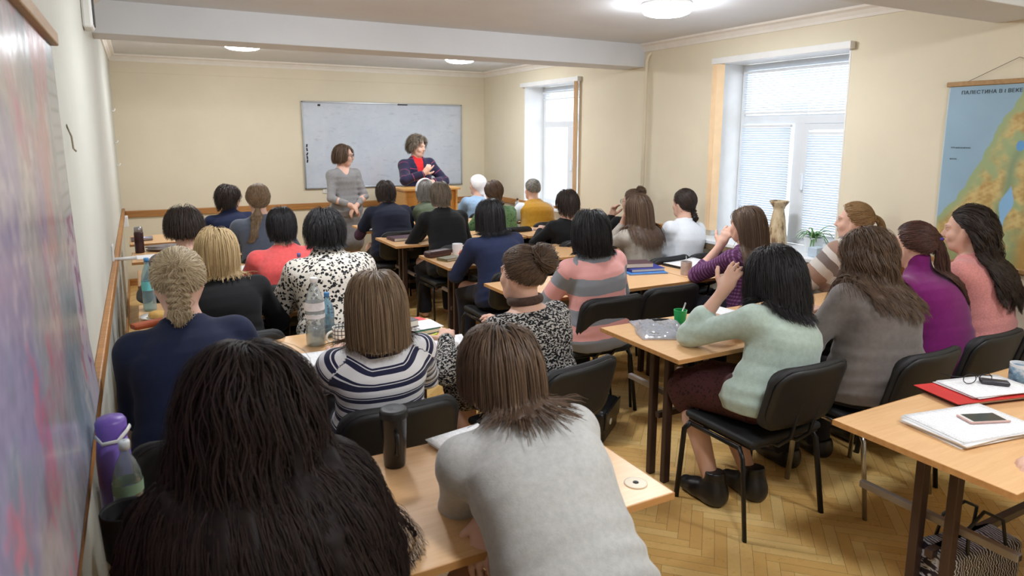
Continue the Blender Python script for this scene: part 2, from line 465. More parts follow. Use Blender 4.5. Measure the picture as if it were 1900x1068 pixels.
def socket(x, z, label, n=1, y=YF, rz=0):
    s = thing('wall_socket', label, 'socket', (x, y, z), rz)
    MB().box((-0.042*n, -0.012, -0.042), (0.042*n, 0, 0.042), 0.006).build('cover_plate', M_white, s)
    for i in range(n):
        xx = (i-(n-1)/2)*0.084
        MB().lathe([(0.0, -0.013), (0.026, -0.013), (0.028, -0.018), (0.022, -0.015), (0.018, -0.0125)], 16, mat=Matrix.Translation((xx, 0, 0)) @ Matrix.Rotation(-math.pi/2, 4, 'X') @ Matrix.Rotation(math.pi, 4, 'X') @ Matrix.Translation((0, 0, 0.026))).build('socket_well', M_white, s, smooth=True)
        MB().box((xx-0.011, -0.0145, -0.003), (xx-0.005, -0.0125, 0.003)).box((xx+0.005, -0.0145, -0.003), (xx+0.011, -0.0145+0.002, 0.003)).build('socket_hole', M_blk, s)
socket(2.17, 1.035, 'white double wall socket just under the whiteboard', 2)
socket(4.25, 1.06, 'small white wall socket near the room corner', 1)

# maps: the printed colours come from a function of position on the sheet
_rs = np.random.RandomState(7)
_KV = [( _rs.normal(size=(7, 2)), _rs.uniform(0, 6.28, 7)) for _ in range(12)]
def n2d(u, v, f, i):
    K, ph = _KV[i]; s = 0
    for j in range(7): s = s + np.sin(f*(K[j, 0]*u+K[j, 1]*v)+ph[j]+0.9*np.sin(f*1.7*(K[j, 1]*u-K[j, 0]*v)))
    return s/4.0
def sheet(nu, nv, W, Hh):
    u = np.linspace(0, W, nu); v = np.linspace(0, Hh, nv); U, Vv = np.meshgrid(u, v, indexing='ij')
    idx = np.arange(nu*nv).reshape(nu, nv)
    q = np.stack([idx[:-1, :-1], idx[1:, :-1], idx[1:, 1:], idx[:-1, 1:]], -1).reshape(-1, 4)
    return U, Vv, q
def map_mat(name, rough, spec=0.5):
    k = NT(name); at = k.n('ShaderNodeAttribute', attribute_name='print'); k.base(at.outputs['Color']); k.set(rough, spec=spec)
    k.bump(k.noise(k.coord('Object'), 7, 2), 0.25, 0.012); return k.m
def lerp3(m, a, b): return a*(1-m[..., None])+b*m[..., None]
S = lambda x, a, b: np.clip((x-a)/(b-a), 0, 1)
def L3(c): return np.array(lin(c))
# map on the right wall
W, Hh = 0.76, 1.06
U, V, q = sheet(150, 200, W, Hh)
vc = [0, .03, .05, .14, .184, .322, .417, .547, .684, .812, .9, 1.06]; uc = [.43, .41, .404, .37, .325, .277, .243, .182, .103, .0, -.09, -.2]
coast = np.interp(V, vc, uc) + 0.008*n2d(U, V, 40, 0)
d = U-coast
sea = L3((141, 171, 190)); col = np.ones(U.shape+(3,))*sea
col = col*(1+0.05*n2d(U, V, 8, 1))[..., None]
hill = lerp3(S(n2d(U, V, 30, 2)+0.7*n2d(U, V, 90, 3), -0.8, 1.0), L3((204, 182, 120)), L3((172, 140, 80)))
green = L3((150, 166, 120))
land = lerp3(S(d, 0.02, 0.075)*S(0.5+n2d(U, V, 25, 4), -0.2, 0.6), np.ones_like(col)*green, hill)
jord = 0.43-0.11*S(V, 0.35, 1.0)+0.01*n2d(U, V, 20, 5)
land = lerp3(np.exp(-((U-jord)/0.03)**2)*S(V, .3, .4), land, np.ones_like(col)*L3((128, 148, 112)))
land = lerp3(S(V, .93, .97), land, np.ones_like(col)*L3((150, 160, 110)))
land = lerp3(S(V, .82, .9)*S(U, .44, .5), land, np.ones_like(col)*L3((186, 148, 82)))
col = lerp3(S(d, -0.003, 0.003), col, land)
lake = L3((92, 150, 200))
col = lerp3(S(-np.hypot((U-.43)/.022, (V-.353)/.03), -1.06, -0.94), col, np.ones_like(col)*lake)
ds = np.hypot((U-(.385-.16*(V-.72)))/(.026+.012*np.sin(V*30)), (V-.72)/.135)
col = lerp3(S(-ds, -1.05, -0.95), col, np.ones_like(col)*L3((134, 178, 214)))
edge = np.minimum(np.minimum(U, W-U), np.minimum(V, Hh-V)); col = lerp3(S(-edge, -0.007, -0.004), col, np.ones_like(col)*L3((196, 206, 206)))
mp = thing('wall_map', 'physical map with blue sea and brown hills hanging on the window wall', 'map', (XR-0.012, 2.51, 2.05))
me = mesh_np('map_sheet', np.stack([-0.004*np.sin(V*5)-0.001, -U, -V], -1).reshape(-1, 3), q[:, ::-1]); put_col(me, 'print', col.reshape(-1, 3))
sh = obj('map_sheet', me, map_mat('map_print', 0.55), mp)
sh.modifiers.new('thickness', 'SOLIDIFY').thickness = 0.0012
M_mapwood = wood_mat('map_rod_wood', (150, 112, 66), (176, 138, 88), 0.5)
for z, h in ((0.016, 0.02), (-Hh, 0.02)): MB().box((-0.012, -W-0.01, z-h), (0.008, 0.012, z+h*0.4), 0.004).build('rod', M_mapwood, mp)
MB().tube([(-0.002, -0.10, 0.02), (-0.004, -0.37, 0.14), (-0.002, -0.66, 0.02)], 0.0016, 5).build('hanging_cord', plain('cord_grey', (110, 100, 86), 0.8), mp)
def lettering(txt, size, mat, parent, M, depth=0.0006, spacing=1.0):
    cu = bpy.data.curves.new('lettering', 'FONT'); cu.body = txt; cu.size = size; cu.extrude = depth; cu.space_character = spacing
    tmp = bpy.data.objects.new('lettering_tmp', cu); COL.objects.link(tmp); dg = bpy.context.evaluated_depsgraph_get()
    me = bpy.data.meshes.new_from_object(tmp.evaluated_get(dg)); bpy.data.objects.remove(tmp); bpy.data.curves.remove(cu)
    me.materials.clear(); o = obj('lettering', me, mat, parent); o.matrix_local = M; return o
M_ink = plain('dark_print', (52, 62, 70), 0.6)
# text plane of the right wall: reads along -y, up z, faces -x
TW = Matrix(((0, 0, -1, 0), (-1, 0, 0, 0), (0, 1, 0, 0), (0, 0, 0, 1)))
lettering('ПАЛЕСТИНА В I ВЕКЕ Н. Э.', 0.030, M_ink, mp, Matrix.Translation((-0.0035, -0.075, -0.052)) @ TW, spacing=1.06)
lettering('С Р Е Д И З Е М Н О Е', 0.011, M_ink, mp, Matrix.Translation((-0.0075, -0.05, -0.372)) @ TW)
lettering('М О Р Е', 0.011, M_ink, mp, Matrix.Translation((-0.007, -0.05, -0.44)) @ TW)
# laminated map on the left wall
W, Hh = 1.75, 1.07
U, V, q = sheet(210, 130, W, Hh)
a = n2d(U, V, 3.2, 6); b_ = n2d(U, V, 4.5, 7); c_ = n2d(U, V, 60, 8); e_ = n2d(U, V, 14, 9)
col = lerp3(S(a, -0.7, 0.5), np.ones(U.shape+(3,))*L3((150, 168, 186)), np.ones(U.shape+(3,))*L3((186, 176, 178)))
col = lerp3(S(b_+0.2*e_, 0.05, 0.6)*0.8, col, np.ones_like(col)*L3((196, 150, 162)))
col = lerp3(S(n2d(U, V, 3.7, 10)+0.2*e_, 0.25, 0.7)*0.8, col, np.ones_like(col)*L3((160, 150, 186)))
col = lerp3(S(n2d(U, V, 4.0, 11)+0.3*e_, 0.3, 0.8)*0.8, col, np.ones_like(col)*L3((140, 162, 168)))
blot = S(n2d(U, V, 9, 2)+0.5*e_+0.4*c_, 0.2, 0.9); col = lerp3(0.55*blot, col, np.ones_like(col)*L3((206, 200, 200)))  # pale patches: white glare on the laminate put into the sheet colours
blot = S(n2d(U, V, 8, 0)+0.5*e_+0.3*c_, 0.45, 0.9); col = lerp3(0.7*blot, col, np.ones_like(col)*L3((206, 112, 136)))
blot = S(n2d(U, V, 7, 4)+0.5*e_+0.4*c_, 0.4, 0.9); col = lerp3(0.6*blot, col, np.ones_like(col)*L3((116, 136, 150)))
col = col*(1+0.22*S(c_, -1, 1)-0.11)[..., None]
t = U/W                                               # u runs towards the front wall
inset = S(t, 0.865, 0.87)*S(0.995-t, 0, 0.004)*S(V, 0.09, 0.095)*S(0.50-V, 0, 0.004)
tab = L3((172, 178, 186))*np.ones_like(col)*(1-0.35*S(np.sin(V*160), 0.75, 0.95)*S(np.sin(U*300)+0.6, 0, 0.4))[..., None]
col = lerp3(inset, col, tab)
pk = S(t, 0.865, 0.872)*S(V, 0.50, 0.505)
scat = S(n2d(U, V, 34, 3)+0.6*n2d(U, V, 80, 5)-2.2*(V-0.62), -0.1, 0.4)
col = lerp3(pk, col, lerp3(scat, np.ones_like(col)*L3((196, 190, 204)), np.ones_like(col)*L3((158, 112, 150))))
edge = np.minimum(np.minimum(U, W-U), np.minimum(V, Hh-V)); col = lerp3(S(-edge, -0.006, -0.003), col, np.ones_like(col)*L3((70, 76, 88)))
mp2 = thing('wall_map', 'glossy laminated map in faded pink and blue on the plain side wall', 'map', (XL+0.008, 2.42, 2.02))
bow = 0.027*S(V, 0.0, Hh)+0.010*S(V, 0.9, 1.1)+0.006*np.sin(U*3.0)*np.sin(V*2.5)
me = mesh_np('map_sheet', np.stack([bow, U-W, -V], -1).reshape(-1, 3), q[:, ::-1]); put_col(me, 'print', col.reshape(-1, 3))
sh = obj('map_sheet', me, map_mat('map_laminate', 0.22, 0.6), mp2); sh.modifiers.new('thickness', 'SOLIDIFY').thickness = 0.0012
MB().box((-0.006, -W-0.01, -0.022), (0.018, 0.012, 0.016), 0.005).build('rod', M_mapwood, mp2)
# small things on the left wall
sp = thing('wall_speaker', 'small black and white speaker high on the side wall by the beam', 'speaker', (XL, 4.45, 2.30))
MB().box((0, -0.09, 0), (0.05, 0.09, 0.24), 0.012).build('speaker_box', M_white, sp); MB().box((0.048, -0.075, 0.02), (0.056, 0.075, 0.22), 0.004).build('grille', M_blk, sp)
ho = thing('wall_hook', 'short bent nail in the side wall beside the laminated map', 'hook', (XL, 2.75, 1.72))
MB().tube([(0, 0, 0.06), (0.012, 0, 0.02), (0.014, 0.0, -0.02), (0.022, 0, -0.03)], 0.003, 6).build('nail', plain('old_steel', (150, 140, 120), 0.5, 0.6), ho, smooth=True)
br = thing('wall_bracket', 'white metal bracket sticking out of the side wall over the wooden rail', 'bracket', (XL, 5.3, 0.91))
MB().box((0, -0.05, -0.08), (0.012, 0.05, 0.10), 0.004).build('plate', M_white, br); MB().tube([(0.01, 0, 0.0), (0.14, 0, 0.0)], 0.012, 10).build('bar', M_white, br, smooth=True)
jb = thing('junction_box', 'small white junction box on the side wall at the far end of the rail', 'box', (XL, 8.6, 0.80))
MB().box((0, -0.06, -0.06), (0.06, 0.06, 0.06), 0.008).build('box_lid', M_white, jb)
for z, y in ((1.98, 8.2), (1.66, 8.3), (1.42, 8.4)):
    hk = thing('coat_hook', 'tiny hook on the side wall far down near the front corner', 'hook', (XL, y, z), group='hooks on the side wall')
    MB().tube([(0, 0, 0), (0.03, 0, -0.005), (0.04, 0, 0.02)], 0.006, 6).build('peg', M_white, hk, smooth=True)
# windows' sill things
k = NT('carved_vase'); f = k.noise(k.coord('Object', (6, 6, 2.5)), 3, 4, 0.6)
k.base(k.ramp(f, [(0.40, lin((110, 84, 54))), (0.47, lin((176, 152, 116))), (0.7, lin((206, 188, 156)))])); k.bump(f, 0.6, 0.02); k.set(0.6)
tag(MB().lathe([(0.0, 0.0), (0.075, 0.0), (0.078, 0.02), (0.07, 0.10), (0.058, 0.2), (0.045, 0.27), (0.04, 0.29), (0.05, 0.315), (0.072, 0.345), (0.076, 0.36), (0.07, 0.362), (0.045, 0.32), (0.0, 0.31)], 28, cap0=False, cap1=False).build('vase', k.m, smooth=True, loc=(4.5, 3.80, ZS)), 'tall beige carved vase with a flared mouth on the window sill', 'vase')
M_leaf = plain('spider_leaf', (96, 140, 78), 0.5, var=0.3, scale=3)
def spider_plant(loc, label, n, s, pot_c, seed):
    t = thing('potted_plant', label, 'plant', loc)
    MB().lathe([(0.0, 0.0), (0.055, 0.0), (0.060, 0.01), (0.070, 0.11), (0.073, 0.115), (0.066, 0.115), (0.062, 0.10), (0.0, 0.098)], 24, cap0=False, cap1=False).build('pot', plain('pot_'+str(pot_c[0]), pot_c, 0.4, var=0.04), t, smooth=True)
    R = random.Random(seed)
    for i in range(n):
        a = R.uniform(0, 6.28); L = R.uniform(0.14, 0.26)*s; up_ = R.uniform(0.5, 1.3); m = MB(); pts = []
        for j in range(9):
            f = j/8; rr = L*f*0.75; z = 0.10+L*(up_*f-0.95*f*f)
            pts.append((Vector((math.cos(a)*rr, math.sin(a)*rr, z)), 0.008*(1-f)**0.6+0.0012))
        sd = Vector((-math.sin(a), math.cos(a), 0)); vs = []
        for p, w in pts: vs.append([m.bm.verts.new(p-sd*w), m.bm.verts.new(p+Vector((0, 0, -w*0.5))), m.bm.verts.new(p+sd*w)])
        for x, y in zip(vs, vs[1:]):
            for c in (0, 1): m.bm.faces.new((x[c], x[c+1], y[c+1], y[c]))
        o = m.build('leaf', M_leaf, t, smooth=True); o.modifiers.new('thickness', 'SOLIDIFY').thickness = 0.0012
spider_plant((4.48, 3.44, ZS), 'spider plant in a white pot at the near end of the window sill', 22, 0.95, (226, 232, 234), 3)
spider_plant((4.50, 4.02, ZS), 'spider plant behind the head of the woman in plaid, left of the vase', 18, 0.9, (200, 206, 206), 5)
tag(MB().box((-0.05, -0.04, 0), (0.05, 0.04, 0.07), 0.006).build('box', plain('paleblue_box', (190, 206, 220), 0.5), loc=(4.34, 3.30, ZS)), 'small pale blue box beside the spider plant at the sill end', 'box')
pb = thing('paper_stack', 'flat papers lying on the window sill near the carved vase', 'papers', (4.36, 3.72, ZS))
MB().box((-0.07, -0.1, 0), (0.07, 0.1, 0.006)).build('sheets', plain('paper_white', (238, 238, 240), 0.7, var=0.02), pb)
# ------------------------------------------------------------------ desks and chairs
k = NT('desk_beech'); co = k.coord('Object', (2.0, 26, 26)); f = k.noise(co, 2.0, 7, 0.7)
c = k.ramp(f, [(0.3, lin((212, 166, 118))), (0.7, lin((228, 186, 138)))])
w_ = k.ramp(k.noise(k.coord(), 3.1, 5, 0.6), [(0.5, (0, 0, 0)), (0.75, (0.25,)*3)])
k.base(k.mix(w_, c, lin((220, 178, 134)))); k.set(0.32, spec=0.45); k.bump(f, 0.04, 0.001); M_desk = k.m
M_edge = wood_mat('desk_edge', (176, 124, 72), (198, 148, 92), 0.45)
M_brown = plain('desk_frame_brown', (62, 44, 38), 0.45, 0.15, var=0.15)
M_tube = plain('desk_tube_grey', (140, 132, 126), 0.4, 0.4, var=0.1)
M_black = plain('black_shell', (20, 21, 23), 0.5, var=0.12)
M_vinyl = plain('black_upholstery', (27, 28, 31), 0.62, var=0.14, scale=40)
M_leg = plain('chair_leg_black', (26, 26, 28), 0.38, 0.3, var=0.1)
M_chrome = plain('chrome', (190, 190, 192), 0.18, 0.95, var=0.02)
DT = 0.75
def desk(x0, y0, x1, y1, label):
    cx, cy, w, d = (x0+x1)/2, (y0+y1)/2, x1-x0, y1-y0
    t = thing('school_desk', label, 'desk', (cx, cy, 0), group=None)
    top = MB().box((-w/2, -d/2, DT-0.022), (w/2, d/2, DT), 0.003).build('desk_top', M_desk, t)
    e = MB()
    for lo, hi in (((-w/2-0.002, -d/2-0.002, DT-0.021), (w/2+0.002, -d/2, DT-0.001)), ((-w/2-0.002, d/2, DT-0.021), (w/2+0.002, d/2+0.002, DT-0.001)),
                   ((-w/2-0.002, -d/2, DT-0.021), (-w/2, d/2, DT-0.001)), ((w/2, -d/2, DT-0.021), (w/2+0.002, d/2, DT-0.001))): e.box(lo, hi)
    e.build('edge_band', M_edge, top)
    for s in (-1, 1):
        xx = s*(w/2-0.17)
        for yy in (-0.05, 0.06):
            MB().box((xx-0.02, yy-0.016, 0.0), (xx+0.02, yy+0.016, DT-0.05), 0.004).build('leg', M_brown, t)
        MB().box((xx-0.016, -d/2+0.05, DT-0.052), (xx+0.016, d/2-0.05, DT-0.0225), 0.003).build('top_bracket', M_brown, t)
        xi = xx-s*0.034
        b = MB().box((xi-0.013, -0.24, 0.44), (xi+0.013, 0.30, 0.466), 0.003).build('side_tube', M_tube, t)
        for ye in (-0.2405, 0.2995): MB().box((xi-0.009, ye, 0.444), (xi+0.009, ye+0.001, 0.462)).build('tube_end', M_black, b)
    MB().box((-w/2+0.15, -0.01, 0.33), (w/2-0.15, 0.018, 0.36), 0.003).build('stretcher', M_brown, t)
    return t
XD = 3.39
DESKS = [(-0.07, 1.37, 1.27, 1.99, 'bare beech desk nearest the camera with a white cap stuck on its corner'),
         (0.02, 2.86, 1.345, 3.46, 'beech desk with the big water bottle and the checked mug, second from the back'),
         (-0.06, 3.92, 1.30, 4.52, 'beech desk in front of the blond bob and the spotted blouse'),
         (-0.06, 5.10, 1.30, 5.70, 'beech desk in front of the woman in the coral sweater'),
         (-0.10, 6.08, 1.26, 6.64, 'beech desk with the dark thermos by the plain side wall'),
         (-0.12, 7.10, 1.24, 7.70, 'empty front desk by the plain side wall below the wooden rail'),
         (2.12, 0.90, 3.46, 1.49, 'beech desk with the phone on papers and the red folder'),
         (2.08, 2.25, XD, 2.85, 'beech desk with the green cup and the clear plastic bag'),
         (XD+0.01, 2.25, 4.40, 2.85, 'desk under the elbows of the women in purple and pink'),
         (2.02, 3.52, XD-0.01, 4.12, 'beech desk in front of the pink and grey striped sweater'),
         (XD, 3.52, 4.40, 4.12, 'beech desk below the window sill in front of the plaid shirt'),
         (2.02, 4.72, XD-0.02, 5.36, 'beech desk with the white mug and brown purse by the aisle'),
         (XD, 4.72, 4.38, 5.36, 'desk in front of the woman in the white shirt'),
         (2.0, 5.89, XD-0.03, 6.50, 'beech desk with a purple notebook on its aisle end'),
         (XD, 5.89, 4.38, 6.50, 'beech desk with open papers near the far window'),
         (2.05, 6.93, XD, 7.53, 'front beech desk beside the lectern with a cup on it'),
         (XD+0.01, 6.93, 4.38, 7.53, 'front desk by the far window before the mustard vest')]
for dsk in DESKS: desk(*dsk)
g = thing('grommet', 'round white cap with a dark centre stuck on the desk corner', 'cap', (1.205, 1.46, DT))
MB().lathe([(0.0, 0.0), (0.034, 0.0), (0.034, 0.0025), (0.03, 0.0032), (0.0, 0.0032)], 28, cap0=False, cap1=False).build('cap_disc', plain('cap_cream', (226, 214, 192), 0.45), g, smooth=True)
MB().lathe([(0.0, 0.0033), (0.009, 0.0033), (0.008, 0.0048), (0.0, 0.0048)], 16, cap0=False, cap1=False).build('cap_centre', M_blk, g, smooth=True)

def curved_panel(w, h, th, z0, y0, curve, lean, nx=14, nz=10, r=0.09):
    """rounded-corner panel curving round a sitter's back: faces +y, bulges to -y in the middle"""
    V, idx = [], {}
    F = []
    def pos(i, j, side):
        u, v = -1+2*i/nx, j/nz
        hh = 0.0
        # round the corners by pulling the edge in
        zz = v*h; xx = u*w/2
        ex = max(0, abs(xx)-(w/2-r)); 
        for (zc, s) in ((r, -1), (h-r, 1)):
            ez = max(0, (zz-zc)*s)
            if ez > 0 and ex > 0:
                l_ = max(ex, ez); q = math.hypot(ex, ez); f = l_/q
                xx = math.copysign(w/2-r+ex*f, xx); zz = zc+s*ez*f
        y = y0-curve*(1-(xx/(w/2))**2)-lean*(zz/h)
        edge = min(1, (w/2-abs(xx))/0.02, zz/0.02+0.0, (h-zz)/0.02)
        t = th*(0.35+0.65*max(0, edge)**0.5)
        return (xx, y+(t/2 if side else -t/2), z0+zz)
    for s in (0, 1):
        for i in range(nx+1):
            for j in range(nz+1): idx[i, j, s] = len(V); V.append(pos(i, j, s))
    for i in range(nx):
        for j in range(nz):
            F.append((idx[i, j, 0], idx[i+1, j, 0], idx[i+1, j+1, 0], idx[i, j+1, 0])); F.append((idx[i, j, 1], idx[i, j+1, 1], idx[i+1, j+1, 1], idx[i+1, j, 1]))
    for i in range(nx):
        for j, fl_ in ((0, 0), (nz, 1)):
            q = (idx[i, j, 0], idx[i, j, 1], idx[i+1, j, 1], idx[i+1, j, 0]); F.append(q if not fl_ else q[::-1])
    for j in range(nz):
        for i, fl_ in ((0, 1), (nx, 0)):
            q = (idx[i, j, 0], idx[i, j, 1], idx[i, j+1, 1], idx[i, j+1, 0]); F.append(q if not fl_ else q[::-1])
    return mesh_np('panel', V, F)
def make_chair(label, legm):
    t = thing('office_chair', label, 'chair')
    sb = MB(); sb.box((-0.23, -0.20, 0.415), (0.23, 0.215, 0.452), 0.018, seg=4)
    sb.build('seat', M_vinyl, t, smooth=True)
    MB().box((-0.215, -0.19, 0.402), (0.215, 0.20, 0.416), 0.006).build('seat_shell', M_black, t)
    bk = obj('backrest', curved_panel(0.465, 0.30, 0.040, 0.505, -0.215, 0.035, 0.075), M_vinyl, t)
    sh = obj('back_shell', curved_panel(0.445, 0.28, 0.016, 0.515, -0.236, 0.036, 0.075), M_black, bk)
    MB().tube([(-0.10, -0.315, 0.735), (0.10, -0.315, 0.735)], 0.006, 6, flat=1.0).build('grip_rib', M_black, bk)
    for s in (-1, 1):
        x = 0.225*s
        MB().tube([(x, 0.17, 0.402), (x+0.012*s, 0.20, 0.36), (x+0.025*s, 0.222, 0.0)], 0.0135, 10, flat=0.7).build('leg', legm, t, smooth=True)
        MB().tube([(x, -0.13, 0.402), (x+0.012*s, -0.165, 0.36), (x+0.025*s, -0.215, 0.0)], 0.0135, 10, flat=0.7).build('leg', legm, t, smooth=True)
        MB().tube([(x, 0.17, 0.395), (x, -0.13, 0.395)], 0.0125, 10, flat=0.7).build('side_rail', legm, t, smooth=True)
    MB().tube([(-0.222, 0.10, 0.392), (0.222, 0.10, 0.392)], 0.010, 8).build('cross_bar', legm, t, smooth=True)
    bs = MB()
    for s in (-1, 1):
        bs.tube([(0.06*s, -0.05, 0.392), (0.06*s, -0.20, 0.40), (0.06*s, -0.262, 0.46), (0.06*s, -0.295, 0.62)], 0.010, 8, flat=0.6)
    bs.build('back_support', legm, t, smooth=True)
    return t
_proto = {}
def chair(x, y, rz, label, legm=None):
    legm = legm or M_leg
    if legm.name not in _proto:
        _proto[legm.name] = make_chair(label, legm); c = _proto[legm.name]
    else: c = dup(_proto[legm.name])
    c.location = (x, y, 0); c.rotation_euler = (0, 0, math.radians(rz)); c['label'] = label
    return c

# ------------------------------------------------------------------ lectern
M_lect = wood_mat('lectern_wood', (176, 128, 66), (204, 158, 92), 0.4)
t = thing('lectern', 'light wooden lectern with a flat top in front of the whiteboard', 'lectern', (3.02, 7.72, 0))
MB().box((-0.36, -0.2, 1.105), (0.36, 0.22, 1.13), 0.004).build('lectern_top', M_lect, t)
for s in (-1, 1): MB().box((s*0.32-0.011, -0.17, 0), (s*0.32+0.011, 0.19, 1.104), 0.003).build('side_panel', M_lect, t)
MB().box((-0.308, -0.12, 0.12), (0.308, -0.10, 1.104), 0.003).build('front_panel', wood_mat('lectern_panel', (186, 134, 58), (206, 152, 76), 0.4), t)
MB().box((-0.308, -0.095, 0.62), (0.308, 0.18, 0.64), 0.003).build('shelf', M_lect, t)

# ------------------------------------------------------------------ things on the desks
Z = DT
M_paper = plain('paper', (236, 236, 238), 0.75, var=0.02)
k = NT('written_paper'); co = k.coord('Object'); sx = k.n('ShaderNodeSeparateXYZ'); k.l(co, sx.inputs[0])
ln = k.math('SINE', k.math('MULTIPLY', sx.outputs[1], 700.0)); wd = k.noise(k.coord('Object', (90, 30, 1)), 1.0, 2, 0.6)
msk = k.math('MULTIPLY', k.math('GREATER_THAN', ln, 0.55), k.math('GREATER_THAN', wd, 0.5))
k.base(k.mix(k.math('MULTIPLY', msk, 0.3), lin((236, 236, 238)), lin((90, 92, 104)))); k.set(0.7); M_text = k.m
def sheets(x, y, rz, w, d, n, label, mat=None, name='papers', z=Z, seed=1, th=0.0022, curl=0.0, cat='papers'):
    t = thing(name, label, cat, (x, y, z), rz); R = random.Random(seed)
    for i in range(n):
        m = MB(); dx, dy, a = (R.uniform(-.012, .012), R.uniform(-.012, .012), R.uniform(-5, 5)) if i else (0, 0, 0)
        V, F = [], []; N = 8
        for s in (0, 1):
            for p in range(N+1):
                for q in range(N+1):
                    u, v = p/N-.5, q/N-.5
                    V.append((u*w, v*d, i*th+0.0005+s*(th*0.8)+curl*((abs(u)*2)**3)*(1 if u > 0 else .3)+0.25*curl*(v*2)**2))
        id_ = lambda p, q, s: s*(N+1)**2+p*(N+1)+q
        for p in range(N):
            for q in range(N):
                F.append((id_(p, q, 1), id_(p+1, q, 1), id_(p+1, q+1, 1), id_(p, q+1, 1))); F.append((id_(p, q, 0), id_(p, q+1, 0), id_(p+1, q+1, 0), id_(p+1, q, 0)))
            for q, fl_ in ((0, 0), (N, 1)):
                f = (id_(p, q, 0), id_(p+1, q, 0), id_(p+1, q, 1), id_(p, q, 1)); F.append(f if not fl_ else f[::-1])
                f = (id_(q, p, 0), id_(q, p+1, 0), id_(q, p+1, 1), id_(q, p, 1)); F.append(f if fl_ else f[::-1])
        obj('sheet', mesh_np('sheet', V, F), (mat or M_paper) if i == n-1 else M_paper, t, loc=(dx, dy, 0), rz=a)
    return t
def book(x, y, rz, w, d, h, cover, label, z=Z, name='book', page=(226, 220, 206), cat=None):
    t = thing(name, label, cat or name, (x, y, z), rz)
    MB().box((-w/2+0.004, -d/2+0.004, 0.003), (w/2-0.002, d/2-0.004, h-0.003), 0.001).build('pages', plain('pages%d' % page[0], page, 0.8), t)
    cv = plain('cover_%d_%d_%d' % cover, cover, 0.5, var=0.08)
    m = MB().box((-w/2, -d/2, 0), (w/2, d/2, 0.0028), 0.001).box((-w/2, -d/2, h-0.0028), (w/2, d/2, h), 0.001).box((-w/2-0.002, -d/2, 0), (-w/2+0.002, d/2, h), 0.001)
    m.build('cover', cv, t); return t
def bottle(name, x, y, R0, H0, prof, tint, label, capc, labelc=None, lz=(0.5, 0.65), liquid=None, z=Z, alpha=0.22):
    t = thing(name, label, 'bottle', (x, y, z))
    P = [(r*R0, zz*H0) for r, zz in prof]
    body = MB().lathe(P, 24, cap1=False).build('bottle_body', clear_mat('plastic_%d_%d' % (tint[0], int(x*100)), tint, alpha), t, smooth=True)
    MB().lathe([(P[-1][0]*1.25, P[-1][1]-0.006), (P[-1][0]*1.3, P[-1][1]+0.012), (P[-1][0]*1.2, P[-1][1]+0.016), (0.002, P[-1][1]+0.016)], 20, cap1=False).build('bottle_cap', plain('cap_%d_%d' % (capc[0], capc[2]), capc, 0.4), t, smooth=True)
    rad = lambda f: np.interp(f*H0, [p[1] for p in P], [p[0] for p in P])
    if labelc:
        for i in range(0, len(lz), 2):
            m = MB(); zs = np.linspace(lz[i], lz[i+1], 4); m.lathe([(rad(f)+0.0008, f*H0) for f in zs], 24, cap0=False, cap1=False)
            m.build('paper_label', plain('label_%d_%d' % (labelc[0], labelc[2]), labelc, 0.6, var=0.12, scale=30), t, smooth=True)
    if liquid:
        zs = np.linspace(0.01, liquid, 6)
        MB().lathe([(max(0.001, rad(f)-0.003), f*H0+0.002) for f in zs], 24).build('water', clear_mat('water_%d' % int(x*100), (214, 224, 226), 0.10), t, smooth=True)
    return t
PET = [(0.86, 0.0), (0.98, 0.03), (1.0, 0.08), (1.0, 0.32), (0.94, 0.36), (1.0, 0.40), (1.0, 0.62), (0.9, 0.72), (0.62, 0.84), (0.34, 0.92), (0.30, 0.965), (0.30, 1.0)]
def mug(x, y, r, h, c, label, rz=0, mat=None, handle=True, z=Z, name='mug', inner=(240, 240, 238), taper=1.0, band=None):
    t = thing(name, label, 'cup', (x, y, z), rz)
    m = MB().lathe([(0.001, 0.0), (r*taper*0.94, 0.0), (r*taper, 0.006), (r, h), (r-0.0035, h), (r*taper-0.004, 0.01), (0.001, 0.009)], 28, cap0=False, cap1=False)
    m.build('cup_body', mat or plain('cup_%d_%d_%d' % c, c, 0.35, var=0.03), t, angle=50)
    if handle:
        pts = [(r-0.003+0.032*math.sin(a), 0, h*0.52+h*0.30*math.cos(a)) for a in np.linspace(0.0, math.pi, 11)]
        MB().tube(pts, 0.0055, 8, flat=1.3).build('handle', mat if band is None and mat else plain('cup_%d_%d_%d' % c, c, 0.35, var=0.03), t, smooth=True)
    return t
# desk nearest the camera
M_smoke = clear_mat('smoked_plastic', (30, 30, 33), 0.72, 0.12)
t = thing('tumbler', 'tall black tumbler with a handle on the nearest desk', 'tumbler', (0.624, 1.90, Z))
MB().lathe([(0.001, 0.0), (0.031, 0.0), (0.033, 0.006), (0.040, 0.128), (0.041, 0.15), (0.0415, 0.178)], 28, cap0=False, cap1=False).build('tumbler_body', plain('tumbler_black', (26, 25, 27), 0.25), t, smooth=True)
MB().lathe([(0.043, 0.158), (0.043, 0.176), (0.040, 0.182), (0.034, 0.184), (0.001, 0.180)], 28, cap0=False, cap1=False).build('lid', M_black, t, smooth=True)
MB().tube([(-0.008, -0.037, 0.125), (-0.010, -0.062, 0.118), (-0.008, -0.058, 0.06), (-0.006, -0.035, 0.05)], 0.006, 8).build('handle', M_black, t, smooth=True)
sheets(0.90, 1.86, 12, 0.21, 0.29, 4, 'open notepad half under the arm in the light grey sweater', M_text, 'notepad', seed=3, th=0.004, cat='notepad')
b = thing('sports_bottle', 'purple sports bottle with a white carrying strap by the side wall', 'bottle', (-0.112, 1.945, Z))
M_purple = plain('purple_plastic', (130, 104, 190), 0.35, var=0.04)
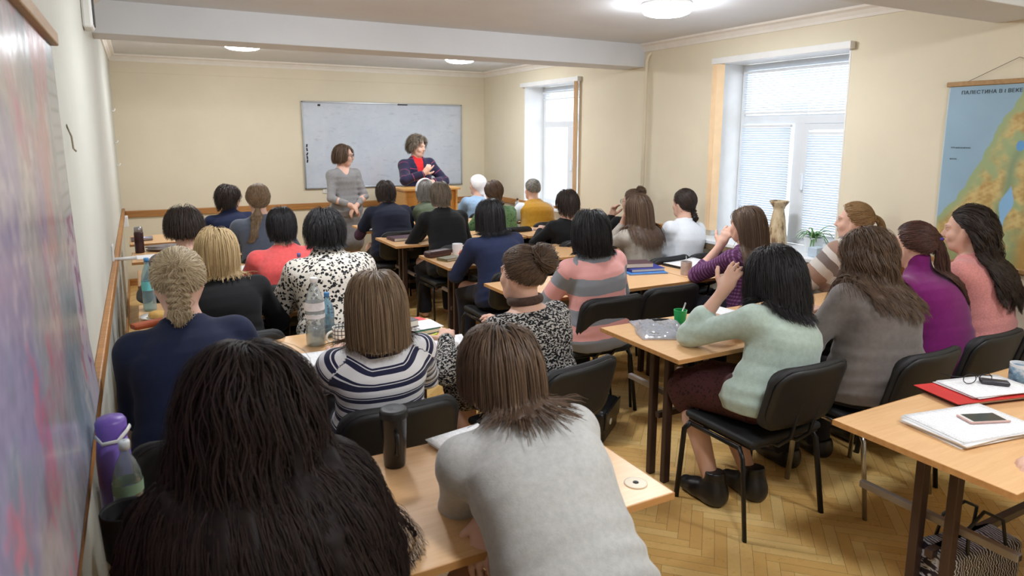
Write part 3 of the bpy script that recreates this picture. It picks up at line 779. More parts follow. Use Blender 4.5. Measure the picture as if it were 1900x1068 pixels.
MB().lathe([(0.03, 0.0), (0.038, 0.01), (0.040, 0.18), (0.036, 0.22), (0.034, 0.23)], 24).build('bottle_body', M_purple, b, smooth=True)
MB().lathe([(0.034, 0.23), (0.036, 0.235), (0.036, 0.275), (0.03, 0.285), (0.001, 0.287)], 24, cap1=False).build('bottle_cap', plain('purple_cap', (112, 84, 172), 0.4), b, smooth=True)
MB().tube([(-0.036, -0.012, 0.245), (-0.02, -0.036, 0.23), (0.015, -0.042, 0.235), (0.036, -0.03, 0.255), (0.042, 0.0, 0.255)], 0.006, 8, flat=0.4).build('strap', M_white, b, smooth=True)
bottle('water_bottle', -0.083, 1.86, 0.034, 0.235, PET, (206, 222, 216), 'small clear water bottle in front of the purple sports bottle', (214, 220, 222), (150, 190, 160), (0.5, 0.62), 0.3)
t = thing('cup_holder', 'black round container at the side wall end of the nearest desk', 'container', (-0.088, 1.755, Z))
MB().lathe([(0.001, 0.0), (0.045, 0.0), (0.05, 0.01), (0.056, 0.12), (0.054, 0.125), (0.050, 0.118), (0.044, 0.012), (0.001, 0.011)], 26, cap0=False, cap1=False).build('container_body', plain('matt_black', (22, 22, 26), 0.6), t, smooth=True)
# second desk
bottle('water_bottle', 0.69, 3.245, 0.046, 0.315, PET, (232, 238, 240), 'large half empty water bottle with white labels on the second desk', (236, 238, 240), (224, 222, 226), (0.56, 0.68, 0.44, 0.50), 0.27)
bottle('water_bottle', 0.775, 3.36, 0.034, 0.21, PET, (178, 212, 230), 'bluish water bottle with a blue cap beside the checked mug', (58, 128, 186), None, liquid=0.5)
k = NT('checked_glaze'); co = k.coord('Object'); sx = k.n('ShaderNodeSeparateXYZ'); k.l(co, sx.inputs[0])
ang = k.math('ARCTAN2', sx.outputs[1], sx.outputs[0])
l1 = k.math('GREATER_THAN', k.math('SINE', k.math('MULTIPLY', ang, 16.0)), 0.78); l2 = k.math('GREATER_THAN', k.math('SINE', k.math('MULTIPLY', sx.outputs[2], 330.0)), 0.78)
k.base(k.mix(k.math('MAXIMUM', l1, l2), lin((240, 238, 232)), lin((52, 54, 62)))); k.set(0.3)
mug(0.80, 3.18, 0.046, 0.092, (238, 234, 222), 'white mug with a dark check pattern on the second desk', 180, k.m, band=1)
sheets(0.56, 3.02, -6, 0.30, 0.21, 2, 'white sheets on the second desk, left of the striped sweater', M_text, seed=5)
sheets(1.19, 2.985, -14, 0.30, 0.20, 3, 'white sheets at the aisle end of the second desk', M_text, seed=6, curl=0.006)
book(1.19, 3.225, 10, 0.21, 0.15, 0.024, (38, 104, 84), 'green notebook beneath white papers on the second desk')
sheets(1.21, 3.25, 4, 0.22, 0.16, 2, 'white papers lying on the green notebook', None, seed=7, z=Z+0.024)
book(1.13, 3.26, 14, 0.14, 0.10, 0.035, (84, 78, 80), 'thick grey brown pocket book on top of the green notebook', z=Z+0.0285)
book(1.235, 3.395, 14, 0.15, 0.105, 0.012, (214, 66, 72), 'thin red notebook at the far corner of the second desk')
tag(MB().tube([(-0.07, 0, 0.006), (0.07, 0, 0.006)], 0.006, 8).build('highlighter', plain('lime', (196, 214, 70), 0.4), smooth=True, loc=(1.21, 3.09, Z+0.0005), rz=35), 'lime green highlighter on white sheets', 'pen')
# third desk, by the side wall
bottle('water_bottle', -0.0, 4.35, 0.035, 0.29, PET, (196, 224, 232), 'clear bottle with blue cap and turquoise label beside the blond braid', (62, 134, 196), (110, 200, 206), (0.42, 0.6), 0.0)
bottle('water_bottle', 0.86, 4.44, 0.031, 0.235, PET, (214, 220, 238), 'water bottle with a violet blue cap behind the spotted blouse', (104, 112, 176), None)
t = thing('plate', 'white paper plate with bread at the side wall end of the third desk', 'plate', (0.03, 4.14, Z))
MB().lathe([(0.001, 0.0), (0.05, 0.0), (0.085, 0.014), (0.087, 0.018), (0.05, 0.006), (0.001, 0.006)], 26, cap0=False, cap1=False).build('plate_body', M_white, t, smooth=True)
tag(MB().lathe([(0.001, 0.0), (0.035, 0.0), (0.045, 0.012), (0.04, 0.028), (0.02, 0.036), (0.001, 0.037)], 20, cap0=False, cap1=False).build('bread_roll', plain('crust', (206, 164, 92), 0.7, var=0.15, scale=30), smooth=True, loc=(0.03, 4.14, Z+0.0065)), 'golden bread roll on the white paper plate', 'bread')
tag(MB().box((-0.09, -0.03, 0), (0.09, 0.03, 0.03), 0.012).build('pencil_case', plain('rust', (166, 78, 40), 0.6), loc=(-0.01, 3.98, Z), rz=24), 'rust coloured pencil case beside the bread plate', 'case')
mug(0.557, 4.40, 0.033, 0.062, (240, 240, 238), 'white paper cup beside the black sweater with the blond bob', handle=False, name='paper_cup', taper=0.75)
sheets(0.60, 4.30, 10, 0.10, 0.14, 1, 'white napkin under the edge of the paper cup', None, name='napkin', seed=2, cat='napkin')
# desks further on
sheets(0.66, 5.38, 8, 0.21, 0.29, 2, 'white sheets left of the coral sweater', M_text, seed=8)
t = thing('thermos', 'dark maroon thermos with a steel top by the plain side wall', 'thermos', (-0.04, 6.57, Z))
MB().lathe([(0.033, 0.0), (0.036, 0.006), (0.036, 0.17), (0.033, 0.18)], 24).build('thermos_body', plain('maroon_enamel', (60, 38, 42), 0.3, 0.3), t, smooth=True)
MB().lathe([(0.033, 0.18), (0.034, 0.184), (0.032, 0.215), (0.028, 0.222), (0.001, 0.224)], 24, cap1=False).build('thermos_cap', plain('steel', (150, 146, 146), 0.3, 0.8), t, smooth=True)
V = MB(); bmesh.ops.create_icosphere(V.bm, subdivisions=4, radius=1.0)
_r = random.Random(3); ks = [(Vector((_r.gauss(0, 1), _r.gauss(0, 1), _r.gauss(0, 1)))*5, _r.uniform(0, 6)) for _ in range(7)]
for v in V.bm.verts:
    n_ = sum(math.sin(k_.dot(v.co)+p_) for k_, p_ in ks)/7
    c_ = v.co*(1+0.32*n_); v.co = Vector((c_.x*0.16, c_.y*0.09, max(0, (c_.z*0.5+0.45)*0.055)))
tag(V.build('scarf', plain('scarf_grey', (128, 120, 118), 0.85, var=0.25, scale=20), smooth=True, loc=(0.17, 6.62, Z)), 'crumpled grey scarf on the desk with the thermos', 'scarf')
sheets(-0.0, 6.32, 4, 0.15, 0.21, 1, 'white sheet in front of the maroon thermos', None, seed=9)
tag(MB().tube([(-0.09, 0, 0.022), (0.09, 0, 0.022)], 0.022, 14).build('rolled_umbrella', plain('silver_cloth', (150, 148, 156), 0.35, 0.4), smooth=True, loc=(-0.02, 7.3, Z), rz=10), 'silvery folded umbrella on the empty front desk', 'umbrella')
# middle block
book(2.20, 6.26, 4, 0.26, 0.19, 0.03, (74, 46, 62), 'plum coloured notebook at the aisle end of its desk', name='notebook')
mug(2.31, 5.22, 0.043, 0.098, (238, 238, 240), 'plain white mug beside the brown purse', 0)
t = thing('purse', 'dark brown purse on the aisle desk beside the white mug', 'purse', (2.14, 5.24, Z), 18)
MB().box((-0.12, -0.05, 0), (0.12, 0.05, 0.055), 0.022, seg=4).build('purse_body', plain('brown_leather', (72, 46, 44), 0.45), t, smooth=True)
MB().box((-0.118, -0.053, 0.028), (0.118, -0.046, 0.056), 0.003).build('flap', plain('brown_leather2', (60, 38, 38), 0.45), t)
book(2.17, 5.05, 20, 0.18, 0.12, 0.022, (104, 98, 66), 'olive covered book on the aisle desk before the brown purse')
tag(MB().lathe([(0.001, 0.002), (0.022, 0.004), (0.036, 0.02), (0.038, 0.038), (0.028, 0.06), (0.012, 0.066), (0.001, 0.06)], 20, cap0=False, cap1=False).build('apple', plain('apple_red', (206, 92, 46), 0.35, var=0.35, scale=6), smooth=True, loc=(2.30, 5.08, Z)), 'red and yellow apple beside the olive book', 'apple')
mug(2.17, 7.33, 0.036, 0.085, (236, 234, 230), 'white paper cup on the front desk beside the lectern', handle=False, name='paper_cup', taper=0.75)
sheets(2.20, 7.10, -8, 0.28, 0.21, 2, 'white sheets on the front desk beside the paper cup', M_text, seed=10)
sheets(3.80, 6.22, 6, 0.32, 0.24, 3, 'open white papers on the desk near the far window', M_text, seed=11)
bottle('water_bottle', 4.10, 7.42, 0.032, 0.21, PET, (226, 230, 232), 'small water bottle with a black cap left of the mustard vest', (30, 30, 32), (232, 232, 234), (0.3, 0.6))
sheets(4.0, 7.13, 0, 0.30, 0.21, 2, 'white sheets before the woman in the mustard vest', M_text, seed=18)
# desks of the striped and plaid women
book(3.24, 3.93, -14, 0.30, 0.22, 0.010, (70, 130, 196), 'bright blue folder at the bottom of the pile by the striped sweater', name='folder')
book(3.26, 3.96, -12, 0.27, 0.19, 0.024, (42, 52, 132), 'dark blue notebook lying on the bright blue folder', z=Z+0.0103, name='notebook')
book(3.22, 3.99, -18, 0.22, 0.15, 0.034, (78, 54, 60), 'thick wine brown book on top of the blue notebook', z=Z+0.0346)
book(3.72, 3.95, 6, 0.34, 0.26, 0.012, (34, 34, 38), 'black open folder under white papers behind the grey mug', name='folder')
sheets(3.72, 3.95, 6, 0.33, 0.24, 3, 'open white papers on the black folder', M_text, seed=12, z=Z+0.0123, curl=0.012)
k = plain('mug_grey_glaze', (186, 172, 168), 0.35, var=0.2, scale=25)
mug(3.45, 3.70, 0.04, 0.098, (186, 172, 168), 'greyish mug with a mottled glaze at the joint of two desks', 160, k, handle=False)
tag(MB().tube([(0, 0, 0), (-0.016, 0.0, 0.13)], 0.004, 6).build('spoon', M_chrome, smooth=True, loc=(3.452, 3.69, Z+0.012)), 'spoon handle standing in the greyish mug', 'spoon')
t = thing('phone', 'black smartphone lying in front of the black folder', 'phone', (3.66, 3.68, Z), 96)
MB().box((-0.036, -0.075, 0), (0.036, 0.075, 0.009), 0.003).build('phone_case', M_black, t); MB().box((-0.033, -0.07, 0.009), (0.033, 0.07, 0.0096)).build('screen', plain('dark_screen', (30, 32, 38), 0.12), t)
sheets(4.05, 3.72, -4, 0.22, 0.29, 2, 'white sheets under the arm of the plaid shirt', M_text, seed=13)
sheets(4.24, 3.96, 30, 0.24, 0.2, 3, 'cream open booklet at the window end of the desk', plain('cream_paper', (238, 226, 196), 0.7), name='booklet', seed=14, th=0.004, curl=0.01, cat='booklet')
# desk of the mint sweater
V, F = [], []; N = 26; _r = np.random.RandomState(5); KK = _r.normal(size=(8, 2))*26; PH = _r.uniform(0, 6, 8)
for i in range(N+1):
    for j in range(N+1):
        u, v = i/N-.5, j/N-.5; e = min(1, 5*min(.5-abs(u), .5-abs(v)))
        V.append((u*0.26+0.006*math.sin(9*v), v*0.34, 0.004+0.032*e**0.5*(0.6+0.4*math.sin(KK[0, 0]*u+PH[0])*math.sin(KK[1, 1]*v+PH[1]))+0.007*sum(math.sin(KK[k_, 0]*u+KK[k_, 1]*v+PH[k_]) for k_ in range(8))/3*e))
for i in range(N):
    for j in range(N): F.append((i*(N+1)+j, (i+1)*(N+1)+j, (i+1)*(N+1)+j+1, i*(N+1)+j+1))
k = NT('clear_film'); k.base(lin((196, 200, 210))); k.set(0.08, spec=0.8); k.b.inputs['Alpha'].default_value = 0.45
t = thing('plastic_bag', 'crinkled clear plastic bag with silvery contents on the desk end', 'bag', (2.32, 2.66, Z), -28)
o = obj('bag_film', mesh_np('film', V, F), k.m, t); o.modifiers.new('thickness', 'SOLIDIFY').thickness = 0.0008
m = MB().box((-0.09, -0.12, 0.001), (0.09, 0.12, 0.014), 0.006)
m.build('bag_contents', plain('silver_stuff', (150, 154, 164), 0.25, 0.5, var=0.3, scale=30), t)
mug(2.50, 2.71, 0.036, 0.078, (26, 160, 84), 'bright green plastic cup with a spoon in it', handle=False, name='plastic_cup', taper=0.8)
tag(MB().tube([(0, 0, 0), (0.045, 0.0, 0.10)], [0.0035, 0.005], 6).build('spoon', plain('spoon_steel', (196, 196, 200), 0.25, 0.8), smooth=True, loc=(2.49, 2.71, Z+0.013)), 'spoon leaning in the bright green plastic cup', 'spoon')
tag(MB().tube([(-0.07, 0, 0.007), (0.0, 0, 0.009), (0.07, 0, 0.007)], [0.005, 0.008, 0.006], 8).build('pen', M_black, smooth=True, loc=(2.42, 2.81, Z), rz=-20), 'black pen behind the clear plastic bag', 'pen')
sheets(2.70, 2.60, 40, 0.16, 0.22, 2, 'crumpled white papers at the elbow of the mint sweater', None, seed=15, curl=0.012)
sheets(2.84, 2.72, 12, 0.22, 0.24, 2, 'white sheets beyond the elbow of the mint sweater', M_text, seed=16, curl=0.01)
sheets(2.78, 2.36, 6, 0.2, 0.16, 1, 'white sheet under the forearm of the mint sweater', None, seed=17)
# desk with the phone
sheets(2.47, 1.22, -10, 0.36, 0.235, 8, 'thick white paper stack under the pink rimmed phone', M_text, name='paper_stack', seed=20, th=0.003)
t = thing('phone', 'pink rimmed smartphone lying on the thick paper stack', 'phone', (2.53, 1.205, Z+0.0251), 68)
MB().box((-0.036, -0.076, 0), (0.036, 0.076, 0.008), 0.0035).build('phone_case', plain('rose_gold', (206, 168, 160), 0.35), t)
MB().box((-0.0315, -0.062, 0.008), (0.0315, 0.062, 0.0085)).build('screen', plain('grey_screen', (58, 62, 66), 0.12), t)
MB().box((-0.033, -0.073, 0.0079), (0.033, 0.073, 0.0082)).build('phone_front', plain('phone_white', (226, 220, 216), 0.3), t)
book(2.83, 1.385, -14, 0.36, 0.19, 0.020, (74, 36, 32), 'dark brown folder beneath the red folder', name='folder')
t = thing('folder', 'open red folder holding white sheets beneath the eyeglasses', 'folder', (2.82, 1.38, Z+0.0203), -14)
MB().box((-0.20, -0.105, 0), (0.18, 0.10, 0.004), 0.0015).build('folder_cover', plain('red_card', (196, 50, 48), 0.45), t)
sheets(2.87, 1.375, -14, 0.30, 0.18, 5, 'white printed sheets lying in the open red folder', M_text, seed=21, z=Z+0.0245)
g = thing('eyeglasses', 'dark framed eyeglasses lying on the sheets in the red folder', 'eyeglasses', (2.85, 1.395, Z+0.0365), -22)
for s in (-1, 1):
    pts = [(0.034*s+0.027*math.cos(a), 0, 0.021+0.019*math.sin(a)) for a in np.linspace(0, 2*math.pi, 21)[:-1]]
    MB().tube(pts, 0.0018, 6, closed=True).build('rim', M_black, g, smooth=True)
    MB().tube([(0.062*s, 0, 0.03), (0.064*s, 0.06, 0.012), (0.058*s, 0.125, 0.002)], 0.0016, 6).build('temple', M_black, g, smooth=True)
MB().tube([(-0.008, 0, 0.027), (0, 0, 0.03), (0.008, 0, 0.027)], 0.0018, 6).build('bridge', M_black, g, smooth=True)
t = thing('glasses_case', 'small dark key case lying beside the eyeglasses', 'case', (2.905, 1.36, Z+0.0365), -50)
MB().box((-0.05, -0.02, 0), (0.05, 0.02, 0.018), 0.008, seg=3).build('case_body', plain('case_grey', (52, 50, 56), 0.35), t, smooth=True)
k = NT('picture_glaze'); co = k.coord('Object', (14, 14, 22)); n_ = k.noise(co, 1.2, 5, 0.6)
sz = k.n('ShaderNodeSeparateXYZ'); k.l(k.coord('Object'), sz.inputs[0])
mz = k.math('MULTIPLY', k.math('GREATER_THAN', sz.outputs[2], 0.018), k.math('LESS_THAN', sz.outputs[2], 0.078))
k.base(k.mix(mz, lin((232, 234, 236)), k.ramp(n_, [(0.35, lin((66, 96, 130))), (0.5, lin((130, 166, 196))), (0.6, lin((206, 216, 224)))]))); k.set(0.3)
mug(3.10, 1.36, 0.041, 0.09, (226, 230, 232), 'white mug with a blue landscape print at the picture edge', 20, k.m, handle=False)
tag(MB().lathe([(0.001, 0), (0.05, 0.0), (0.058, 0.012), (0.05, 0.03), (0.02, 0.036), (0.001, 0.036)], 18, cap0=False, cap1=False).build('cloth_pouch', plain('royal_blue', (44, 78, 168), 0.6), smooth=True, loc=(3.30, 1.42, Z)), 'royal blue pouch behind the landscape mug', 'pouch')
sheets(3.0, 1.2, 20, 0.12, 0.12, 1, 'crumpled tissue beside the landscape mug', None, name='tissue', seed=23, curl=0.01, cat='tissue')
# bags
t = thing('handbag', 'black handbag standing on the floor by the aisle beside the striped sweater', 'handbag', (2.30, 3.12, 0.0), rot=(math.radians(4), 0, math.radians(38)))
MB().box((-0.16, -0.055, 0), (0.16, 0.055, 0.2), 0.03, seg=4).build('bag_body', plain('bag_black', (22, 22, 25), 0.35), t, smooth=True)
MB().box((-0.15, -0.062, 0.09), (0.15, -0.05, 0.2), 0.006).build('flap', plain('bag_black2', (28, 28, 31), 0.3), t)
MB().lathe([(0.001, 0), (0.018, 0), (0.018, 0.004), (0.001, 0.005)], 14, cap0=False, cap1=False, mat=Matrix.Translation((-0.06, -0.062, 0.12)) @ Matrix.Rotation(math.pi/2, 4, 'X')).build('clasp', M_white, t)
MB().tube([(-0.15, 0, 0.18), (-0.13, 0, 0.30), (-0.03, 0.0, 0.36), (0.08, 0, 0.31), (0.15, 0, 0.18)], 0.007, 8).build('strap', M_black, t, smooth=True)
k = NT('patterned_bag'); co = k.coord('Object', (12, 12, 30)); v = k.n('ShaderNodeTexWave'); v.inputs['Scale'].default_value = 2.2; v.inputs['Distortion'].default_value = 7.0; k.l(co, v.inputs['Vector'])
k.base(k.ramp(v.outputs['Fac'], [(0.55, lin((38, 34, 46))), (0.68, lin((70, 60, 84))), (0.86, lin((188, 190, 196)))])); k.set(0.4)
t = thing('shopping_bag', 'dark patterned bag on the floor under the desk with the phone', 'bag', (2.47, 1.17, 0.0), rz=-10)
_m = MB(); _m.box((-0.17, -0.07, 0), (0.17, 0.07, 0.36), 0.02, seg=3); _m.build('bag_body', k.m, t, smooth=True)
for yy in (-0.06, 0.06): MB().tube([(-0.09, yy, 0.35), (-0.08, yy*0.8, 0.44), (0.0, yy*0.6, 0.48), (0.08, yy*0.8, 0.44), (0.09, yy, 0.35)], 0.006, 8).build('handle', M_black, t, smooth=True)
# ------------------------------------------------------------------ chairs without a sitter
chair(2.96, 3.58, 0, 'empty black office chair beside the pink and grey striped sweater')
chair(2.455, 2.14, 0, 'black office chair under the person in the mint sweater')
# ------------------------------------------------------------------ sculpting with distance fields
f32 = np.float32
def nrm(v): v = np.asarray(v, float); return v/max(1e-9, np.linalg.norm(v))
class Field:
    """a signed distance grid; shapes are blended in, then turned into one smooth mesh"""
    def __init__(s, lo, hi, h):
        s.lo = np.asarray(lo, f32); s.h = h
        s.n = np.maximum(4, np.ceil((np.asarray(hi)-np.asarray(lo))/h).astype(int)+1)
        s.d = np.full(s.n, 0.2, f32)
    def block(s, lo, hi):
        a = np.clip(np.floor((np.asarray(lo)-s.lo)/s.h).astype(int), 0, s.n-1); b = np.clip(np.ceil((np.asarray(hi)-s.lo)/s.h).astype(int)+1, 1, s.n)
        if (b <= a).any(): return None, None
        sl = tuple(slice(i, j) for i, j in zip(a, b))
        ax = [s.lo[k]+s.h*np.arange(a[k], b[k], dtype=f32) for k in range(3)]
        return sl, (ax[0][:, None, None], ax[1][None, :, None], ax[2][None, None, :])
    def put(s, fn, lo, hi, k=0.02, sub=False, m=0.05):
        sl, P = s.block(np.asarray(lo)-m-k, np.asarray(hi)+m+k)
        if sl is None: return
        b = fn(*P).astype(f32); a = s.d[sl]
        if sub: a = -a
        hh = np.maximum(k-np.abs(a-b), 0)/k; r = np.minimum(a, b)-hh*hh*k*0.25
        s.d[sl] = -r if sub else r
    def cone(s, a, b, ra, rb, k=0.02, sub=False):
        a, b = np.asarray(a, f32), np.asarray(b, f32); ba = b-a; L = float(ba@ba)+1e-9; R = max(ra, rb)
        def fn(x, y, z):
            px, py, pz = x-a[0], y-a[1], z-a[2]
            t = np.clip((px*ba[0]+py*ba[1]+pz*ba[2])/L, 0, 1)
            return np.sqrt((px-t*ba[0])**2+(py-t*ba[1])**2+(pz-t*ba[2])**2)-(ra+(rb-ra)*t)
        s.put(fn, np.minimum(a, b)-R, np.maximum(a, b)+R, k, sub)
    def ell(s, c, r, R=None, k=0.02, sub=False):
        c = np.asarray(c, f32); r = np.asarray(r, f32); A = np.eye(3) if R is None else np.asarray(R)   # rows of A: the axes
        def fn(x, y, z):
            px, py, pz = x-c[0], y-c[1], z-c[2]
            q = [(A[i, 0]*px+A[i, 1]*py+A[i, 2]*pz)/r[i] for i in range(3)]
            k0 = np.sqrt(q[0]**2+q[1]**2+q[2]**2); k1 = np.sqrt((q[0]/r[0])**2+(q[1]/r[1])**2+(q[2]/r[2])**2)+1e-6
            return k0*(k0-1)/k1
        m = float(r.max()); s.put(fn, c-m, c+m, k, sub)
    def cut(s, p, n):
        """keep the side of the plane that n points away from"""
        n = nrm(n); ax = [s.lo[k]+s.h*np.arange(s.n[k], dtype=f32) for k in range(3)]
        pl = ((ax[0]-p[0])*n[0])[:, None, None]+((ax[1]-p[1])*n[1])[None, :, None]+((ax[2]-p[2])*n[2])[None, None, :]
        s.d = np.maximum(s.d, pl.astype(f32))
    def at(s, p):
        i = np.clip(((p-s.lo)/s.h+0.5).astype(int), 0, s.n-1); return s.d[i[..., 0], i[..., 1], i[..., 2]]
    def grad(s, p):
        e = s.h*1.2; g = np.stack([s.at(p+np.eye(3)[i]*e)-s.at(p-np.eye(3)[i]*e) for i in range(3)], -1)
        return g/(np.linalg.norm(g, axis=-1, keepdims=True)+1e-9)
    def mesh(s, smooth=2):
        d = s.d.copy(); d[0] = d[-1] = 0.2; d[:, 0] = d[:, -1] = 0.2; d[:, :, 0] = d[:, :, -1] = 0.2
        neg = d < 0; cnt = np.zeros(np.array(d.shape)-1, np.uint8)
        offs = [(i, j, k) for i in (0, 1) for j in (0, 1) for k in (0, 1)]
        X, Y, Z_ = cnt.shape
        for i, j, k in offs: cnt += neg[i:i+X, j:j+Y, k:k+Z_]
        c = np.argwhere((cnt > 0) & (cnt < 8)); ids = np.full(cnt.shape, -1, np.int32); ids[c[:, 0], c[:, 1], c[:, 2]] = np.arange(len(c))
        val = np.stack([d[c[:, 0]+i, c[:, 1]+j, c[:, 2]+k] for i, j, k in offs], 1)
        acc = np.zeros((len(c), 3), f32); w = np.zeros(len(c), f32); O = np.array(offs, f32)
        for a in range(8):
            for b in range(a+1, 8):
                if np.abs(O[a]-O[b]).sum() != 1: continue
                va, vb = val[:, a], val[:, b]; m = (va < 0) != (vb < 0)
                t = np.where(m, va/np.where(m, va-vb, 1), 0)
                acc += m[:, None]*(O[a]+(O[b]-O[a])*t[:, None]); w += m
        V = (c+acc/w[:, None])*s.h+s.lo
        Q = []
        for ax in range(3):
            u, v = (ax+1) % 3, (ax+2) % 3
            n0 = np.take(neg, range(0, d.shape[ax]-1), ax); n1 = np.take(neg, range(1, d.shape[ax]), ax)
            e = np.argwhere(n0 != n1); e = e[(e[:, u] > 0) & (e[:, v] > 0) & (e[:, u] < d.shape[u]-1) & (e[:, v] < d.shape[v]-1)]
            fl = n0[e[:, 0], e[:, 1], e[:, 2]]
            def g(du, dv):
                q = e.copy(); q[:, u] -= du; q[:, v] -= dv; return ids[q[:, 0], q[:, 1], q[:, 2]]
            q = np.stack([g(1, 1), g(0, 1), g(0, 0), g(1, 0)], 1); q[~fl] = q[~fl][:, ::-1]; Q.append(q)
        Q = np.concatenate(Q); Q = Q[(Q >= 0).all(1)]
        E = np.concatenate([Q[:, [0, 1]], Q[:, [1, 2]], Q[:, [2, 3]], Q[:, [3, 0]]]); E = np.concatenate([E, E[:, ::-1]])
        deg = np.bincount(E[:, 0], minlength=len(V))+1e-9
        for _ in range(smooth):
            A = np.stack([np.bincount(E[:, 0], V[E[:, 1], i], len(V)) for i in range(3)], 1)/deg[:, None]; V = V*0.5+A*0.5
        return V.astype(f32), Q
_ws = np.random.RandomState(11); _WK = _ws.normal(size=(14, 3)); _WK /= np.linalg.norm(_WK, axis=1)[:, None]; _WP = _ws.uniform(0, 6.28, 14)
def wob(x, y, z, f, seed=0):
    s = 0
    for i in range(5):
        K = _WK[(i*3+seed) % 14]*f*(0.7+0.25*i); s = s+np.sin(K[0]*x+K[1]*y+K[2]*z+_WP[(i+seed) % 14])
    return s/3.0

# ------------------------------------------------------------------ people
def skin_mat(name, c):
    k = NT(name); at = k.n('ShaderNodeAttribute', attribute_name='tint'); f = k.noise(k.coord(), 18, 4)
    b = k.mix(k.math('MULTIPLY', f, 0.25), lin(c), lin((min(255, c[0]+6), c[1]-16, c[2]-18)))
    k.base(k.mix(at.outputs['Alpha'], b, at.outputs['Color']))
    k.set(0.48, spec=0.35); k.b.inputs['Subsurface Weight'].default_value = 0.12; k.b.inputs['Subsurface Radius'].default_value = (0.01, 0.004, 0.002); return k.m
M_skin = skin_mat('skin', (212, 172, 152))
A_PROF = ([-.30, -.2, -.08, .06, .2, .36, .52, .66, .78, .87, .94, 1.0, 1.06], [.13, .165, .188, .186, .172, .152, .150, .160, .162, .140, .098, .066, .05])
B_PROF = ([-.30, -.2, -.08, .06, .2, .36, .52, .66, .78, .87, .94, 1.0, 1.06], [.09, .115, .135, .130, .118, .106, .110, .118, .112, .096, .074, .058, .045])
def ik(S, T, a, b, hint):
    d = T-S; L = np.linalg.norm(d); L2 = min(L, (a+b)*0.985); T = S+d/L*L2
    x = (a*a-b*b+L2*L2)/(2*L2); y = math.sqrt(max(0, a*a-x*x)); u = d/L
    h = np.asarray(hint, float); h = nrm(h-u*(h@u)); return S+u*x+h*y, T
def rotz(a): a = math.radians(a); return np.array([[math.cos(a), -math.sin(a), 0], [math.sin(a), math.cos(a), 0], [0, 0, 1.]])

class Person: pass
def torso_fn(P, infl, pa=1.0, pb=1.0, prof=None, flare=0.0):
    A, B = prof or (A_PROF, B_PROF); p0, n0, f, r, u, L, sl = P.p0, P.n0, P.f, P.r, P.u, P.L, P.slump
    def fn(x, y, z):
        qx, qy, qz = x-p0[0], y-p0[1], z-p0[2]
        t = (qx*u[0]+qy*u[1]+qz*u[2])/L; tc = np.clip(t, -0.3, 1.06)
        off = -4*sl*np.clip(t, 0, 1)*(1-np.clip(t, 0, 1))
        X = qx*r[0]+qy*r[1]+qz*r[2]; Yv = qx*f[0]+qy*f[1]+qz*f[2]-off
        bk = P.bulk
        a = np.interp(tc, A[0], A[1]).astype(f32)*pa*(1+(bk-1)*np.interp(tc, [0, .3, .75, .95], [1, 1.25, .8, .2]).astype(f32))+infl+flare*np.clip((.2-t)/.3, 0, 1)
        b = np.interp(tc, B[0], B[1]).astype(f32)*pb*(1+(bk-1)*np.interp(tc, [0, .3, .75, .95], [1, 1.5, .8, .2]).astype(f32))+infl+flare*np.clip((.2-t)/.3, 0, 1)
        e = 2.35; q = ((np.abs(X)/a)**e+(np.abs(Yv)/b)**e)**(1/e)
        d = (q-1)*np.minimum(a, b)
        end = np.maximum(t-1.06, -(0.3 if P.stand else 0.235)-t)*L
        return np.where(end > 0, np.sqrt(np.maximum(d, 0)**2+end**2)+np.minimum(d, 0)*0, d)
    pts = np.stack([p0-u*L*.35, n0+u*.06]); return fn, pts.min(0)-0.3, pts.max(0)+0.3
